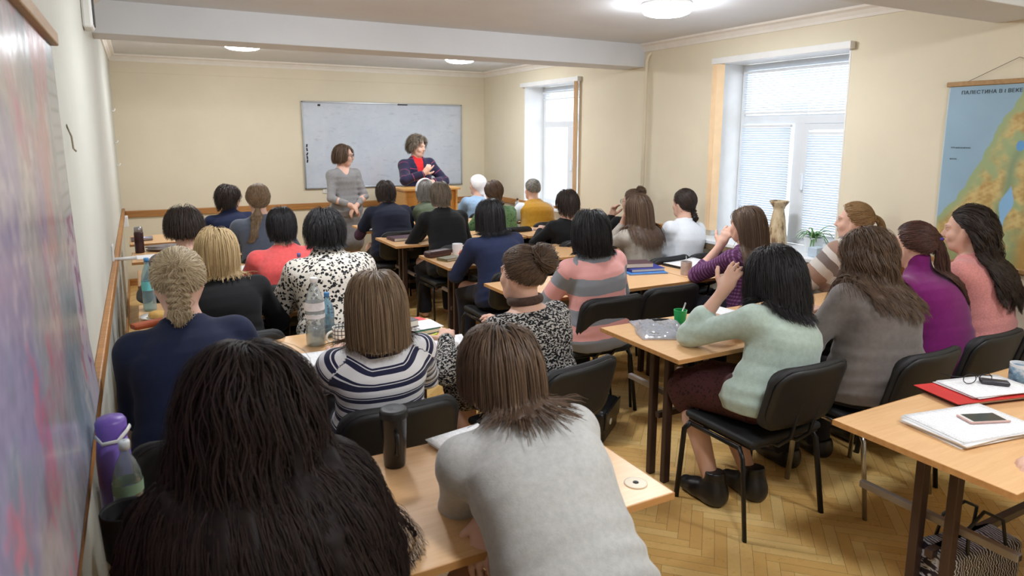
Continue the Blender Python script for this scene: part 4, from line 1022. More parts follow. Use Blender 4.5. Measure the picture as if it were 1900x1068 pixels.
def make_pose(head, hip, hd=0, hy=0, hp=0, ht=0, bulk=1.0, shw=0.168, slump=0.025, stand=False, L=None, R=None, sr=0.0, sy=0.0, legs=None, scale=1.0, side=0.0, hipz=None, neck=0.150, **kw):
    P = Person(); P.__dict__.update(kw)
    P.hip = np.array([hip[0], hip[1], 0.0]); P.hd = hd; Rw = rotz(-hd); P.Rw = Rw
    loc = lambda w: Rw.T @ (np.asarray(w, float)-P.hip); P.loc = loc
    HT = loc(head)
    a, b, c = math.radians(hy), math.radians(hp), math.radians(ht)
    hf = np.array([math.sin(a)*math.cos(b), math.cos(a)*math.cos(b), -math.sin(b)]); hr0 = np.array([math.cos(a), -math.sin(a), 0]); hu0 = np.cross(hr0, hf)
    hr = math.cos(c)*hr0-math.sin(c)*hu0; hu = math.cos(c)*hu0+math.sin(c)*hr0
    P.hA = np.stack([hr, hf, hu]); P.Hc = HT-hu*(0.112+0.40*kw.get('hairv', .012))
    P.p0 = np.array([side, 0, hipz or (0.90 if stand else 0.577)])
    P.bulk = bulk; P.slump = slump
    tl = nrm(P.Hc-P.p0); P.n0 = P.Hc-neck*nrm(0.55*hu+0.6*tl)-0.02*hf
    P.u = nrm(P.n0-P.p0); P.L = np.linalg.norm(P.n0-P.p0)
    ss = math.radians(sy); r0 = np.array([math.cos(ss), -math.sin(ss), -math.sin(math.radians(sr))]); P.r = nrm(r0-P.u*(r0@P.u)); P.f = np.cross(P.u, P.r)
    P.arms = {}
    for nm, s, arg in (('L', -1, L), ('R', 1, R)):
        arg = dict(arg or {}); S_ = P.n0+P.r*s*shw-P.u*0.074+P.f*0.005
        if 'sh' in arg: S_ = S_+np.asarray(arg['sh'], float)
        if 'w' in arg: T = loc(arg['w'])
        elif 'l' in arg: T = np.asarray(arg['l'], float)
        elif stand: T = np.array([s*0.24, 0.06, 0.80])
        else: T = np.array([s*0.10, max(0.30, S_[1]+0.24), 0.815])
        hint = arg.get('hint', (s*0.65, -0.2, -0.6))
        if 'e' in arg: E = loc(arg['e']); E = S_+nrm(E-S_)*min(0.34, max(0.22, np.linalg.norm(E-S_))); W = E+nrm(T-E)*min(0.27, np.linalg.norm(T-E))
        else: E, W = ik(S_, T, 0.285, 0.245, hint)
        P.arms[nm] = dict(S=S_, E=E, W=W, s=s, hd=arg.get('hd'), hn=arg.get('hn'), curl=arg.get('curl', 0.35), show=arg.get('show', True), point=arg.get('point', False))
    P.legs = []
    for s in (-1, 1):
        h = P.p0+np.array([s*0.092, 0.0, -0.02 if stand else -0.008])
        if stand: kn = np.array([s*0.085, 0.03, 0.48]); an = np.array([s*0.09, -0.01, 0.085])
        else:
            lg = (legs or {}).get('L' if s < 0 else 'R', {}); kn = np.array(lg.get('k', (s*0.13, 0.40, 0.537))); an = np.array(lg.get('a', (s*0.13, 0.36, 0.09)))
        P.legs.append((h, kn, an, s))
    P.stand = stand; return P
def add_hand(F, arm, grow=0.0):
    W, E, s = arm['W'], arm['E'], arm['s']
    d = nrm(arm['hd']) if arm['hd'] is not None else nrm(W-E)
    n = np.asarray(arm['hn'] if arm['hn'] is not None else (0, 0, -1), float); n = nrm(n-d*(n@d)) if abs(n@d) < 0.98 else nrm(np.cross(d, [1, 0, 0.2]))
    x = np.cross(d, n)*-s                                  # towards the thumb
    A = np.stack([x, d, n]); c = arm['curl']
    F.ell(W+d*0.048, (0.040, 0.055, 0.016), A, 0.015); F.cone(W-d*0.01, W+d*0.03, 0.024, 0.026, 0.02)
    for i, (off, ln) in enumerate(((0.029, 0.072), (0.010, 0.080), (-0.010, 0.074), (-0.028, 0.058))):
        p = W+d*(0.088-abs(off)*0.25)+x*off; ci = c+0.12*i
        if arm['point']: ci = 0.05 if i == 0 else 1.0
        dd = d+x*off*2.2
        for j, fr in enumerate((0.46, 0.30, 0.24)):
            a = ci*(0.55, 0.85, 0.6)[j]*1.25; dd = nrm(dd*math.cos(a)+n*math.sin(a)); q = p+dd*ln*fr
            F.cone(p, q, 0.0092-0.0009*j+grow, 0.0086-0.001*j+grow, 0.006); p = q
    p = W+d*0.022+x*0.030; dd = nrm(d*0.62+x*0.72+n*0.25)
    for j, fr in enumerate((0.036, 0.032, 0.024)):
        q = p+dd*fr; F.cone(p, q, 0.0125-0.0014*j+grow, 0.0112-0.0012*j+grow, 0.01); p = q; dd = nrm(dd+d*0.35*(c+0.4)+n*0.2)
def head_shape(F, P, k=1.0):
    A, C = P.hA, P.Hc; g = lambda x, y, z: C+A[0]*x+A[1]*y+A[2]*z
    F.ell(g(0, -.014, .024), (.0745, .094, .088), A, 0.01)
    F.ell(g(0, .034, -.042), (.057, .057, .077), A, 0.035)
    F.cone(g(-.022, .045, -.092), g(.022, .045, -.092), .024, .024, 0.03); F.cone(g(0, .062, -.096), g(0, .066, -.1), .016, .014, 0.02)
    for s in (-1, 1):
        F.cone(g(s*.052, -.0, -.045), g(s*.03, .04, -.092), .022, .018, .03); F.ell(g(s*.036, .064, -.034), (.022, .02, .022), A, .025)
        F.ell(g(s*.03, .0935, .006), (.019, .013, .012), A, .014, True); F.ell(g(s*.031, .079, .006), (.0128, .0125, .0115), A, .003)
        F.cone(g(s*.012, .090, .026), g(s*.046, .078, .024), .008, .006, .012)
        F.ell(g(s*.0765, -.004, -.012), (.009, .019, .031), A, .008)
    F.cone(g(0, .086, .014), g(0, .106, -.028), .0075, .0115, .012); F.ell(g(0, .096, -.032), (.016, .011, .009), A, .008)
    F.ell(g(0, .0875, -.058), (.022, .009, .0065), A, .006); F.ell(g(0, .086, -.068), (.019, .009, .0075), A, .006)
    F.cone(g(0, -.022, -.05), P.n0-P.f*0.004, .054, .058, .03)
def bounds(P, top=False):
    pts = [P.p0, P.n0, P.Hc+P.hA[2]*.15, P.Hc-P.hA[1]*.13, P.Hc+P.hA[1]*.13]
    for a in P.arms.values(): pts += [a['S'], a['E'], a['W'], a['W']+nrm(a['hd'] if a['hd'] is not None else a['W']-a['E'])*.2]
    if not top:
        for h, k, a, s in P.legs: pts += [k, a, a+np.array([0, .2, -.08])]
    pts = np.array(pts); return pts.min(0)-0.17*1.3, pts.max(0)+0.17*1.3
def build_body(P, root, vox, lips=(176, 96, 92), brow=(70, 52, 44)):
    lo, hi = bounds(P); lo = np.array(lo)+0.08; hi = np.array(hi)-0.06; lo[2] = max(lo[2], -0.01)
    F = Field(lo, hi, vox)
    fn, a, b = torso_fn(P, 0.0); F.put(fn, a, b, 0.03, m=0)
    for nm, arm in P.arms.items():
        S_, E, W = arm['S'], arm['E'], arm['W']
        F.cone(P.n0-P.u*0.045, S_, 0.045, 0.05, 0.05); F.cone(S_, E, .049*P.bulk**.6, .038*P.bulk**.5, .035); F.cone(E, E+(W-E)*.35, .038*P.bulk**.5, .038*P.bulk**.4, .02); F.cone(E+(W-E)*.35, W, .037*P.bulk**.4, .0255, .02)
        add_hand(F, arm, max(0, (vox-0.006)*0.6))
    for h, kn, an, s in P.legs:
        F.cone(h, kn, .085*P.bulk**.7, .056, .05); F.cone(kn, kn+(an-kn)*.35, .054, .057, .03); F.cone(kn+(an-kn)*.35, an, .056, .036, .03)
        F.cone(an+np.array([0, -.02, -.045]), an+np.array([s*.01, .13, -.06]), .034, .026, .03)
    head_shape(F, P)
    V, Q = F.mesh(1 if vox < .0065 else 1)
    me = mesh_np('body', V, Q)
    # tints: lips, brows, eyes, a little more red on cheeks and knuckles
    q = (V-P.Hc)@P.hA.T; n = len(V); col = np.tile(np.array(lin((212, 172, 152)), f32), (n, 1)); al = np.zeros(n, f32)
    def paint(m, c, a):
        col[m > 0.02] = lin(c); np.maximum(al, m*a, out=al)
    bx = lambda cx, cy, cz, rx, ry, rz: np.clip(1.6-1.6*np.sqrt(((np.abs(q[:, 0])-cx)/rx)**2+((q[:, 1]-cy)/ry)**2+((q[:, 2]-cz)/rz)**2), 0, 1)
    paint(bx(0, .09, -.063, .024, .02, .011), lips, .8); paint(bx(.030, .08, .027, .021, .03, .0055), brow, .85)
    paint(bx(.031, .092, .006, .014, .016, .0085), (226, 220, 214), .9); paint(bx(.031, .094, .006, .0062, .02, .0068), (50, 36, 30), 1.0)
    paint(bx(.031, .09, .0145, .017, .02, .004), (60, 44, 40), .8)
    at = me.attributes.new('tint', 'FLOAT_COLOR', 'POINT'); at.data.foreach_set('color', np.concatenate([col, al[:, None]], 1).astype(f32).ravel())
    return obj('body', me, P.__dict__.get('skin', M_skin), root), F

def stripe_coord(P, V):
    """distance along the spine on the torso, along the arm on sleeves"""
    t = (V-P.p0)@P.u; best = np.full(len(V), 1.0); st = t-0.45*np.clip(np.abs((V-P.p0)@P.r)-.06, 0, 1)*np.clip((t/P.L-.7)/.2, 0, 1); arm_ = np.zeros(len(V))
    fn, _, _ = torso_fn(P, 0.0); dt = fn(V[:, 0], V[:, 1], V[:, 2])
    for arm in P.arms.values():
        l = 0
        for A, B, r in ((arm['S'], arm['E'], .05), (arm['E'], arm['W'], .038)):
            ba = B-A; L2 = np.linalg.norm(ba); sr = ((V-A)@ba)/L2**2; s = np.clip(sr, 0, 1); d = np.linalg.norm(V-A-s[:, None]*ba, axis=1)-r; s2 = np.clip(sr, -.4 if l == 0 else 0, 1)
            m = (d < best) & (d < dt-0.004); best = np.where(m, d, best); st = np.where(m, (P.L-0.11)-(l+s2*L2), st); arm_ = np.where(m, 1, arm_); l += L2
    return st, arm_
def build_top(P, root, vox, mat, name='sweater', th=0.011, sleeve=2.0, neck=0.062, hem=-0.17, fold=0.005, turtle=False, loose=0.0, cufft=0.0, vneck=0.0, vbot=0.012, shoulders=True, keep=True, wide=1.0, seed=0, boat=0.0, label=None):
    lo, hi = bounds(P, True); lo = np.array(lo); hi = np.array(hi); lo[2] = max(lo[2], 0.3 if not P.stand else 0.55); hi[2] = min(hi[2], P.n0[2]+0.16); F = Field(lo, hi, vox)
    fn0, a, b = torso_fn(P, th, wide, wide, flare=0.016)
    if loose:
        def fn(x, y, z): return fn0(x, y, z)-loose
    else: fn = fn0
    F.put(fn, a, b, 0.03, m=0)
    for nm, arm in P.arms.items():
        S_, E, W = arm['S'], arm['E'], arm['W']; g = th+loose*0.5; B5 = P.bulk**.5
        if shoulders: F.cone(P.n0-P.u*0.052, S_, 0.040+th, 0.043+g, 0.05)
        if sleeve > 0:
            e1 = S_+(E-S_)*min(1, sleeve); F.cone(S_, e1, .046*P.bulk**.6+g, (.051+(.039-.051)*min(1, sleeve))*B5+g, .045)
            if sleeve > 1:
                e2 = E+(W-E)*(sleeve-1)*0.97; F.cone(E, e2, .039*B5+g, .039*B5+(.028-.039*B5)*(sleeve-1)+g*0.8+cufft, .02)
    # creases: fine rings where cloth bunches at waist and elbows, soft lumps elsewhere
    ax = [F.lo[k]+F.h*np.arange(F.n[k], dtype=f32) for k in range(3)]
    near = np.abs(F.d) < 0.03; idx = np.argwhere(near); X, Y, Zc = ax[0][idx[:, 0]], ax[1][idx[:, 1]], ax[2][idx[:, 2]]
    t = ((X-P.p0[0])*P.u[0]+(Y-P.p0[1])*P.u[1]+(Zc-P.p0[2])*P.u[2])/P.L
    w1 = wob(X, Y, Zc, 9, seed); lateral = (X*P.r[0]+Y*P.r[1])
    ring = np.sin(t*P.L*95+2.6*w1+7*lateral*np.sign(lateral))*(0.55+0.45*wob(X, Y, Zc, 13, seed+3))
    m = np.exp(-((t-0.22)/0.22)**2)*0.9+0.15
    for arm in P.arms.values():
        de = np.sqrt((X-arm['E'][0])**2+(Y-arm['E'][1])**2+(Zc-arm['E'][2])**2); m = m+0.8*np.exp(-(de/0.09)**2)
        dsx = np.sqrt((X-arm['S'][0])**2+(Y-arm['S'][1])**2+(Zc-arm['S'][2]+.09)**2); m = m+0.5*np.exp(-(dsx/0.08)**2)
    F.d[idx[:, 0], idx[:, 1], idx[:, 2]] += (fold*(0.55*ring*m+0.5*wob(X, Y, Zc, 22, seed+1))).astype(f32)
    if turtle: F.cone(P.n0-P.f*.004, P.n0+nrm(P.Hc-P.n0)*0.075-P.f*.012, .062, .060, .02)
    else:
        nd = nrm(nrm(P.Hc-P.n0)+P.u*.6); F.cone(P.n0-P.u*.012+P.f*.012, P.n0+nd*.14-P.f*.01, neck, neck+.02, .012, True)
        if boat: F.ell(P.n0+P.u*0.03, (boat, boat*0.8, 0.075), np.stack([P.r, P.f, P.u]), 0.01, True)
        if vneck: F.cone(P.n0+P.f*0.07, P.n0+P.f*0.135-P.u*vneck, 0.055, vbot, 0.012, True)
    if P.stand: F.cut(P.p0+P.u*P.L*hem, -P.u)
    else: F.cut(P.p0+P.u*P.L*hem, -P.u*0.75-np.array([0, 0, .5])+0*P.f)
    V, Q = F.mesh(1); me = mesh_np(name, V, Q); st, ar = stripe_coord(P, V); put_attr(me, 'along', st); put_attr(me, 'arm', ar)
    o = obj(name, me, mat, root)
    if label: o['label'] = label
    return o, F
def build_bottom(P, root, vox, mat, kind='trousers', shoe=None, th=0.018):
    lo, hi = bounds(P); lo = np.array(lo); hi = np.array(hi); hi[2] = P.p0[2]+0.16; lo[2] = 0.0; F = Field(lo, hi, vox)
    fn, a, b = torso_fn(P, 0.004); F.put(fn, a, b, 0.03, m=0)
    for h, kn, an, s in P.legs:
        F.cone(h, kn, .087*P.bulk**.7+th*.6, .062+th, .05)
        if kind == 'trousers': F.cone(kn, an+np.array([0, 0, .0]), .064+th, .046+th, .04)
    if kind == 'skirt':
        (h1, k1, _, _), (h2, k2, _, _) = P.legs
        for t in (0.3, 0.55, 0.8, 1.05):
            F.cone(h1+(k1-h1)*t, h2+(k2-h2)*t, .075, .075, .05)
        if P.stand:
            for t in (.3, .6, .9): F.cone(k1+(h1-k1)*(1-t), k2+(h2-k2)*(1-t), .1, .1, .05)
        else: F.cone(k1+np.array([0, -.01, -.07]), k2+np.array([0, -.01, -.07]), .068, .068, .04)
    ax = [F.lo[k]+F.h*np.arange(F.n[k], dtype=f32) for k in range(3)]; idx = np.argwhere(np.abs(F.d) < .03)
    X, Y, Zc = ax[0][idx[:, 0]], ax[1][idx[:, 1]], ax[2][idx[:, 2]]; F.d[idx[:, 0], idx[:, 1], idx[:, 2]] += (0.004*wob(X, Y, Zc, 30, 2)).astype(f32)
    F.cut(P.p0+P.u*0.10, P.u)
    if kind == 'trousers': F.cut(np.array([0, 0, .055]), (0, 0, -1))
    V, Q = F.mesh(1); obj(kind, mesh_np(kind, V, Q), mat, root)
    if shoe is not None:
        for h, kn, an, s in P.legs:
            lo = an-np.array([.1, .14, .12]); hi = an+np.array([.1, .26, .16]); G = Field(lo, hi, 0.006)
            toe = an+np.array([s*.012, .15, -.052]); heel = an+np.array([0, -.03, -.045])
            G.cone(heel, toe, .044, .038, .05); G.cone(heel+np.array([0, .01, .02]), toe+np.array([0, -.07, .012]), .044, .036, .05); G.cone(an+np.array([0, -.012, -.04]), an+np.array([0, -.015, .06 if shoe[1] else 0.0]), .046, .048, .05)
            if shoe[1]: G.cut(an+np.array([0, 0, .075]), (0, 0.1, 1))
            else: G.cut(an+np.array([0, 0, .0]), (0, 0.3, 1))
            G.cut(np.array([0, 0, 0.004]), (0, 0, -1)); V, Q = G.mesh(1); obj('shoe', mesh_np('shoe', V, Q), shoe[0], root)
# ------------------------------------------------------------------ hair: strands are let fall over head and shoulders, on a mass of the same shape
def hair_mat(name, c1, c2, rough=0.46):
    k = NT(name); at = k.n('ShaderNodeAttribute', attribute_name='strand')
    f = k.noise(k.coord('Object'), 30, 3)
    k.base(k.mix(k.math('ADD', k.math('MULTIPLY', at.outputs['Fac'], 0.95), k.math('MULTIPLY', f, 0.2)), lin(c1), lin(c2)))
    k.set(rough, spec=0.25); return k.m
def fib(n, rs):
    i = np.arange(n)+0.5; z = 1-2*i/n; a = math.pi*(1+5**.5)*i; s = np.sqrt(1-z*z)
    v = np.stack([s*np.cos(a), s*np.sin(a), z], 1); v += rs.normal(scale=0.035, size=v.shape); return v/np.linalg.norm(v, axis=1)[:, None]
HC = np.array([0, -.014, .024]); HR = np.array([.0745, .094, .088])
def scalp(n, rs, front=0.30, nape=-0.62, side=-0.12):
    v = fib(int(n*1.9), rs)
    hl = np.interp(v[:, 1], [-1, -.55, -.1, .22, .42, .6, .8, 1], [nape, nape, side-.25, side-.22, .08, front, front+.28, 1.2])
    return v[v[:, 2] > hl]
def ribbons(S, rad, rnd, cen, taper=0.55):
    """S: strands x points x 3 -> slightly keeled ribbons facing away from the head axis"""
    N, K, _ = S.shape
    T = np.gradient(S, axis=1); T /= np.linalg.norm(T, axis=2, keepdims=True)+1e-9
    O = S-cen[:, :] if cen.ndim == 2 else S-cen
    O = O-T*(O*T).sum(2, keepdims=True); O /= np.linalg.norm(O, axis=2, keepdims=True)+1e-9
    B = np.cross(T, O); w = rad[:, None, None]*(1-(np.linspace(0, 1, K)**2)*taper)[None, :, None]
    V = np.stack([S-B*w, S+O*w*0.7, S+B*w], 2).reshape(-1, 3)
    i = np.arange(N)[:, None]*K*3+np.arange(K-1)[None, :]*3; i = i.reshape(-1)
    Q = np.concatenate([np.stack([i, i+1, i+4, i+3], 1), np.stack([i+1, i+2, i+5, i+4], 1)])
    return V.astype(f32), Q, np.repeat(rnd, K*3)
def splat(F, pts, r):
    for p, rr in zip(pts, r if np.ndim(r) else [r]*len(pts)):
        a = np.clip(((p-rr*2.0-F.lo)/F.h).astype(int), 0, F.n-1); b = np.clip(((p+rr*2.0-F.lo)/F.h).astype(int)+2, 1, F.n)
        if (b <= a).any(): continue
        g = [F.lo[k]+F.h*np.arange(a[k], b[k], dtype=f32)-p[k] for k in range(3)]
        d = np.sqrt(g[0][:, None, None]**2+g[1][None, :, None]**2+g[2][None, None, :]**2)-rr
        sl = tuple(slice(i, j) for i, j in zip(a, b)); F.d[sl] = np.minimum(F.d[sl], d)
def build_hair(P, root, FT, mat, style='loose', n=2500, length=0.45, vol=0.022, part=0.0, rad=0.0012, wave=0.0, wfreq=9.0, clump=0.35, zcut=None, tie=(0, -.105, .03), tail=0.25, tdir=(0, -.6, -.5), tail_r=0.03, seed=1, front=0.30, nape=-0.62, back=0.5, messy=0.0, K=None, mass_h=0.010, flare=0.0, curl_in=0.0, bunr=0.045, sweep=(0, 0, 0), side=-0.12, band=None, tuck=0.0, name='hair'):
    rs = np.random.RandomState(seed); A, C = P.hA, P.Hc; n = int(n*0.82); rad = rad*1.12
    v = scalp(n, rs, front, nape, side); N = len(v); root_l = HC+v*HR*1.005
    lay = rs.uniform(0.15, 1.0, N)**0.7*vol                     # how far above the scalp this strand runs
    K = K or (26 if style in ('loose',) else 16)
    G = np.array([0, 0, -1.0])@A.T                              # gravity in head axes
    def push(p, o):
        q = (p-HC)/(HR+o[:, None]); r = np.linalg.norm(q, axis=1); m = r < 1
        p = np.where(m[:, None], HC+(p-HC)/np.maximum(r, 1e-4)[:, None], p)
        # the front of the face and neck are kept clear by a second ball
        fc = np.array([0, .03, -.045]); fr = np.array([.06, .06, .08]); q = (p-fc)/(fr+o[:, None]*0.5); r = np.linalg.norm(q, axis=1); m = r < 1
        p = np.where(m[:, None], fc+(p-fc)/np.maximum(r, 1e-4)[:, None], p)
        # neck
        nk = (P.n0-C)@A.T; a0 = np.array([0, -.022, -.05]); ba = nk-a0; t = np.clip(((p-a0)@ba)/(ba@ba), 0, 1); cl = a0+t[:, None]*ba; d = p-cl; r = np.linalg.norm(d, axis=1); lim = 0.058+o*0.4; m = r < lim
        return np.where(m[:, None], cl+d/np.maximum(r, 1e-4)[:, None]*lim[:, None], p)
    def push_body(pl, o):
        w = pl@A+C; d = FT.at(w); m = d < o
        if m.any(): w[m] += FT.grad(w[m])*((o[m]-d[m])*0.9)[:, None]
        return (w-C)@A.T
    strands = []
    sgn = np.sign(v[:, 0]-part*0.9+rs.normal(scale=.08, size=N)); top = np.clip(v[:, 2], 0, 1)
    pf = np.clip(0.25+1.2*v[:, 1], 0, 1); tang = np.stack([sgn*(0.25+0.9*top)*pf+v[:, 0]*0.9*(1-pf), -back*(0.3+top)-0.1*(v[:, 1] > 0.2), -0.25-0.9*(1-top)], 1)+rs.normal(scale=.05+.5*messy, size=(N, 3))
    tang += np.asarray(sweep)
    nv = v/HR; nv /= np.linalg.norm(nv, axis=1)[:, None]; tang -= nv*(tang*nv).sum(1)[:, None]; tang /= np.linalg.norm(tang, axis=1)[:, None]
    if style in ('pony', 'bun', 'braid'):
        tp = np.array(tie, float); pts = []
        tie_pts = tp+rs.normal(scale=0.008, size=(N, 3))
        for i in range(9):
            s = i/8; p = root_l*(1-s)+tie_pts*s+nv*(0.9*s*(1-s)*vol*2+messy*0.02*np.sin(s*6+v[:, :1]*9)); p = push(p, lay*(1-0.3*s)+0.002); pts.append(p)
        S1 = np.stack(pts, 1)+rs.normal(scale=0.0012+messy*0.004, size=(N, 9, 3))*np.linspace(0, 1, 9)[None, :, None]
        strands.append(S1)
        if style == 'pony':
            M = int(N*0.7); ph = rs.uniform(0, 6.28, M); rr = np.sqrt(rs.uniform(0, 1, M)); td = nrm(tdir); e1 = nrm(np.cross(td, [0.3, .2, 1])); e2 = np.cross(td, e1)
            p = tp+(e1*np.cos(ph)[:, None]+e2*np.sin(ph)[:, None])*(rr*0.012)[:, None]; d = np.tile(td, (M, 1))+(e1*np.cos(ph)[:, None]+e2*np.sin(ph)[:, None])*(rr*0.55)[:, None]
            Ls = tail*rs.uniform(.75, 1.05, M); KK = 15; pts = [p]; st = Ls/(KK-1); ax = tp.copy(); axd = np.tile(td, (1, 1)).reshape(3)
            for i in range(1, KK):
                f = i/(KK-1); d = d*0.80+G*0.26; d /= np.linalg.norm(d, axis=1)[:, None]; p = p+d*st[:, None]
                axd = nrm(axd*0.80+G*0.26); ax = ax+axd*tail/(KK-1); rel = p-ax; lim = tail_r*(0.35+0.8*math.sin(min(1, f*1.25)*math.pi*0.5))*(1-0.5*max(0, f-.6)); l = np.linalg.norm(rel, axis=1)
                p = np.where((l > lim)[:, None], ax+rel*(lim/np.maximum(l, 1e-5))[:, None], p)
                p = push(p, 0.004+rr*.008); p = push_body(p, 0.004+rr*0.022); pts.append(p)
            strands.append(np.stack(pts, 1))
        if style == 'bun':
            M = int(N*0.7); t = np.linspace(0, 1, 14)[None, :]; a0 = rs.uniform(0, 6.28, M)[:, None]; inc = rs.normal(scale=0.8, size=M)[:, None]; e = bunr*(1+rs.uniform(-.22, .06, M))[:, None]
            ang = a0+t*rs.uniform(2.2, 4.4, M)[:, None]; x, y, z = e*np.cos(ang), e*np.sin(ang)*np.cos(inc), e*np.sin(ang)*np.sin(inc)
            nb = nrm(tp-HC); e1 = nrm(np.cross(nb, [0, 0, 1.])); e2 = np.cross(nb, e1); cb = tp+nb*bunr*0.55
            B = cb+x[..., None]*e1+y[..., None]*e2+(z*0.78)[..., None]*nb+rs.normal(scale=.003+messy*.006, size=(M, 1, 3)); strands.append(B)
        if style == 'braid':
            KK = 34; td = nrm(tdir); t = np.linspace(0, 1, KK); axp = [tp]; dcur = td
            for i in range(1, KK): dcur = nrm(dcur*.85+G*.2); axp.append(axp[-1]+dcur*tail/(KK-1))
            axp = np.array(axp)
            for j in range(KK): axp[j:j+1] = push_body(push(axp[j:j+1], np.array([0.012])), np.array([0.02]))
            axd = np.gradient(axp, axis=0); axd /= np.linalg.norm(axd, axis=1)[:, None]; e1 = np.cross(axd, np.array([0, 1.0, 0.1])); e1 /= np.linalg.norm(e1, axis=1)[:, None]; e2 = np.cross(axd, e1)
            M = int(N*0.6); k3 = rs.randint(0, 3, M); ph = t[None, :]*tail*95+k3[:, None]*2.094
            endf = np.clip((1-t)/0.25, 0.0, 1)[None, :]; w = tail_r*(0.55+0.45*endf)
            off = rs.normal(scale=1, size=(M, 2))*0.30*tail_r
            X = np.sin(ph)*w*0.62*endf+off[:, :1]*(1.3-0.3*endf); Yb = np.sin(2*ph)*w*0.42*endf+off[:, 1:]*(1.3-.3*endf)
            strands.append(axp[None]+e1[None]*X[..., None]+e2[None]*Yb[..., None])
    else:
        Ls = length*rs.uniform(.80, 1.04, N); p = root_l.copy(); d = tang.copy(); pts = [p]; st = Ls/(K-1); alive = np.ones(N, bool)
        zc = None
        if zcut is not None: zc = zcut+rs.normal(scale=.009, size=N)+.012*np.sin(v[:, 0]*23+v[:, 1]*17)
        for i in range(1, K):
            f = i/(K-1); out = (p-HC)*np.array([1, 1, 0]); out /= np.linalg.norm(out, axis=1)[:, None]+1e-6
            d = d*0.72+G*(0.30+0.1*f)+out*flare*f+np.array([0, -0.05, 0])
            if tuck: d = d-np.array([0, 1.0, 0])*(tuck*np.clip((p[:, 1:2]+.03)/.05, 0, 1))
            if curl_in and f > .6: d = d-out*curl_in*(f-.6)*2.5
            d /= np.linalg.norm(d, axis=1)[:, None]
            p2 = push(p+d*st[:, None], 0.003+lay*min(1.0, i/5.0)); p2 = push_body(p2, 0.006+lay*0.55+0.004*f)
            if zc is not None:
                wz = (p2@A+C)[:, 2]; p2 = np.where((wz < zc)[:, None], p, p2)
            d = np.where((np.linalg.norm(p2-p, axis=1) > 1e-5)[:, None], (p2-p)/(np.linalg.norm(p2-p, axis=1)[:, None]+1e-6), d); p = p2; pts.append(p)
        S = np.stack(pts, 1); dl = np.linalg.norm(np.diff(S, axis=1), axis=2); cl = np.concatenate([np.zeros((N, 1)), np.cumsum(dl, 1)], 1); tot = cl[:, -1]
        K2 = max(7, min(K, int(np.percentile(tot, 90)/0.023)+3)); out = np.empty((N, K2, 3)); ar = np.arange(N)
        for j in range(K2):
            tgt = tot*j/(K2-1); i0 = np.clip((cl <= tgt[:, None]+1e-9).sum(1)-1, 0, K-2); w_ = np.clip((tgt-cl[ar, i0])/np.maximum(dl[ar, i0], 1e-6), 0, 1)[:, None]; out[:, j] = S[ar, i0]*(1-w_)+S[ar, i0+1]*w_
        strands.append(out)
    # clumps and waves
    outS = []
    for S in strands:
        N_, K_, _ = S.shape; nc = max(8, N_//22); ci = rs.choice(N_, nc, replace=False)
        mid = S[:, K_//2]; dd = ((mid[:, None, :]-mid[ci][None])**2).sum(2) if N_*nc < 4e6 else None
        own = dd.argmin(1) if dd is not None else np.concatenate([((mid[i:i+500, None, :]-mid[ci][None])**2).sum(2).argmin(1) for i in range(0, N_, 500)])
        f = np.linspace(0, 1, K_)[None, :, None]; guide = S[ci][own]
        S = S+(guide-S)*clump*f**0.7*rs.uniform(.2, 1, N_)[:, None, None]
        if wave:
            ph = rs.uniform(0, 6.28, nc)[own]; fr = (wfreq*(1+0.3*rs.normal(size=nc)))[own]; ax1 = rs.normal(size=(nc, 3))[own]; ax1[:, 2] *= 0.3; ax1 /= np.linalg.norm(ax1, axis=1)[:, None]
            l = np.linspace(0, 1, K_)[None, :]*length if style not in ('pony', 'braid', 'bun') else np.linspace(0, 1, K_)[None, :]*tail
            S = S+(wave*np.sin(l*fr[:, None]*6.28+ph[:, None])*np.clip(l/0.12, 0, 1))[..., None]*ax1[:, None, :]+(0.6*wave*np.cos(l*fr[:, None]*6.28+ph[:, None])*np.clip(l/0.12, 0, 1))[..., None]*np.cross(ax1, [0, 0, 1.])[:, None, :]
        if messy: S = S+rs.normal(scale=1, size=(N_, 1, 3))*messy*0.010*f
        outS.append(S)
    # the mass under the strands
    allp = np.concatenate([S.reshape(-1, 3) for S in outS]); lo = allp.min(0)-.03; hi = allp.max(0)+.03; Fh = Field(lo, hi, mass_h)
    Fh.ell(HC, HR+0.006, None, .01)
    # clear the face: cut with planes across the hairline
    Fh.d = np.maximum(Fh.d, 0.0+_hairline(Fh, front, nape, side))
    for si, S in enumerate(outS):
        sel = rs.choice(len(S), min(len(S), 150), replace=False); Sg = S[sel][:, :max(4, int(S.shape[1]*0.9))]
        seg = np.linalg.norm(np.diff(Sg, axis=1), axis=2).mean(); m_ = max(1, int(math.ceil(seg/0.011)))
        Sg = np.concatenate([Sg[:, :-1]*(1-q/m_)+Sg[:, 1:]*(q/m_) for q in range(m_)], 1)
        pp = Sg.reshape(-1, 3)
        if len(pp) > 9000: pp = pp[rs.choice(len(pp), 9000, replace=False)]
        cc = HC+(np.array([0, -.02, -.12])*np.clip(-(pp[:, 2:3])/.15, 0, 1)); dirv = cc-pp; dirv /= np.linalg.norm(dirv, axis=1)[:, None]+1e-6
        splat(Fh, pp+dirv*(0.011 if si == 0 else 0.0), (0.0105 if style not in ('short',) else 0.009) if si == 0 else 0.0045)
    V, Q = Fh.mesh(3)
    Vs, Qs, Rn = [V], [Q], [np.clip(0.12+0.15*wob(V[:, 0], V[:, 1], V[:, 2], 60, 1), 0, 1)]  # mass darker than the strands: shade between them put into its colour
    nb = len(V); cenl = np.array([0, -.01, -.02])
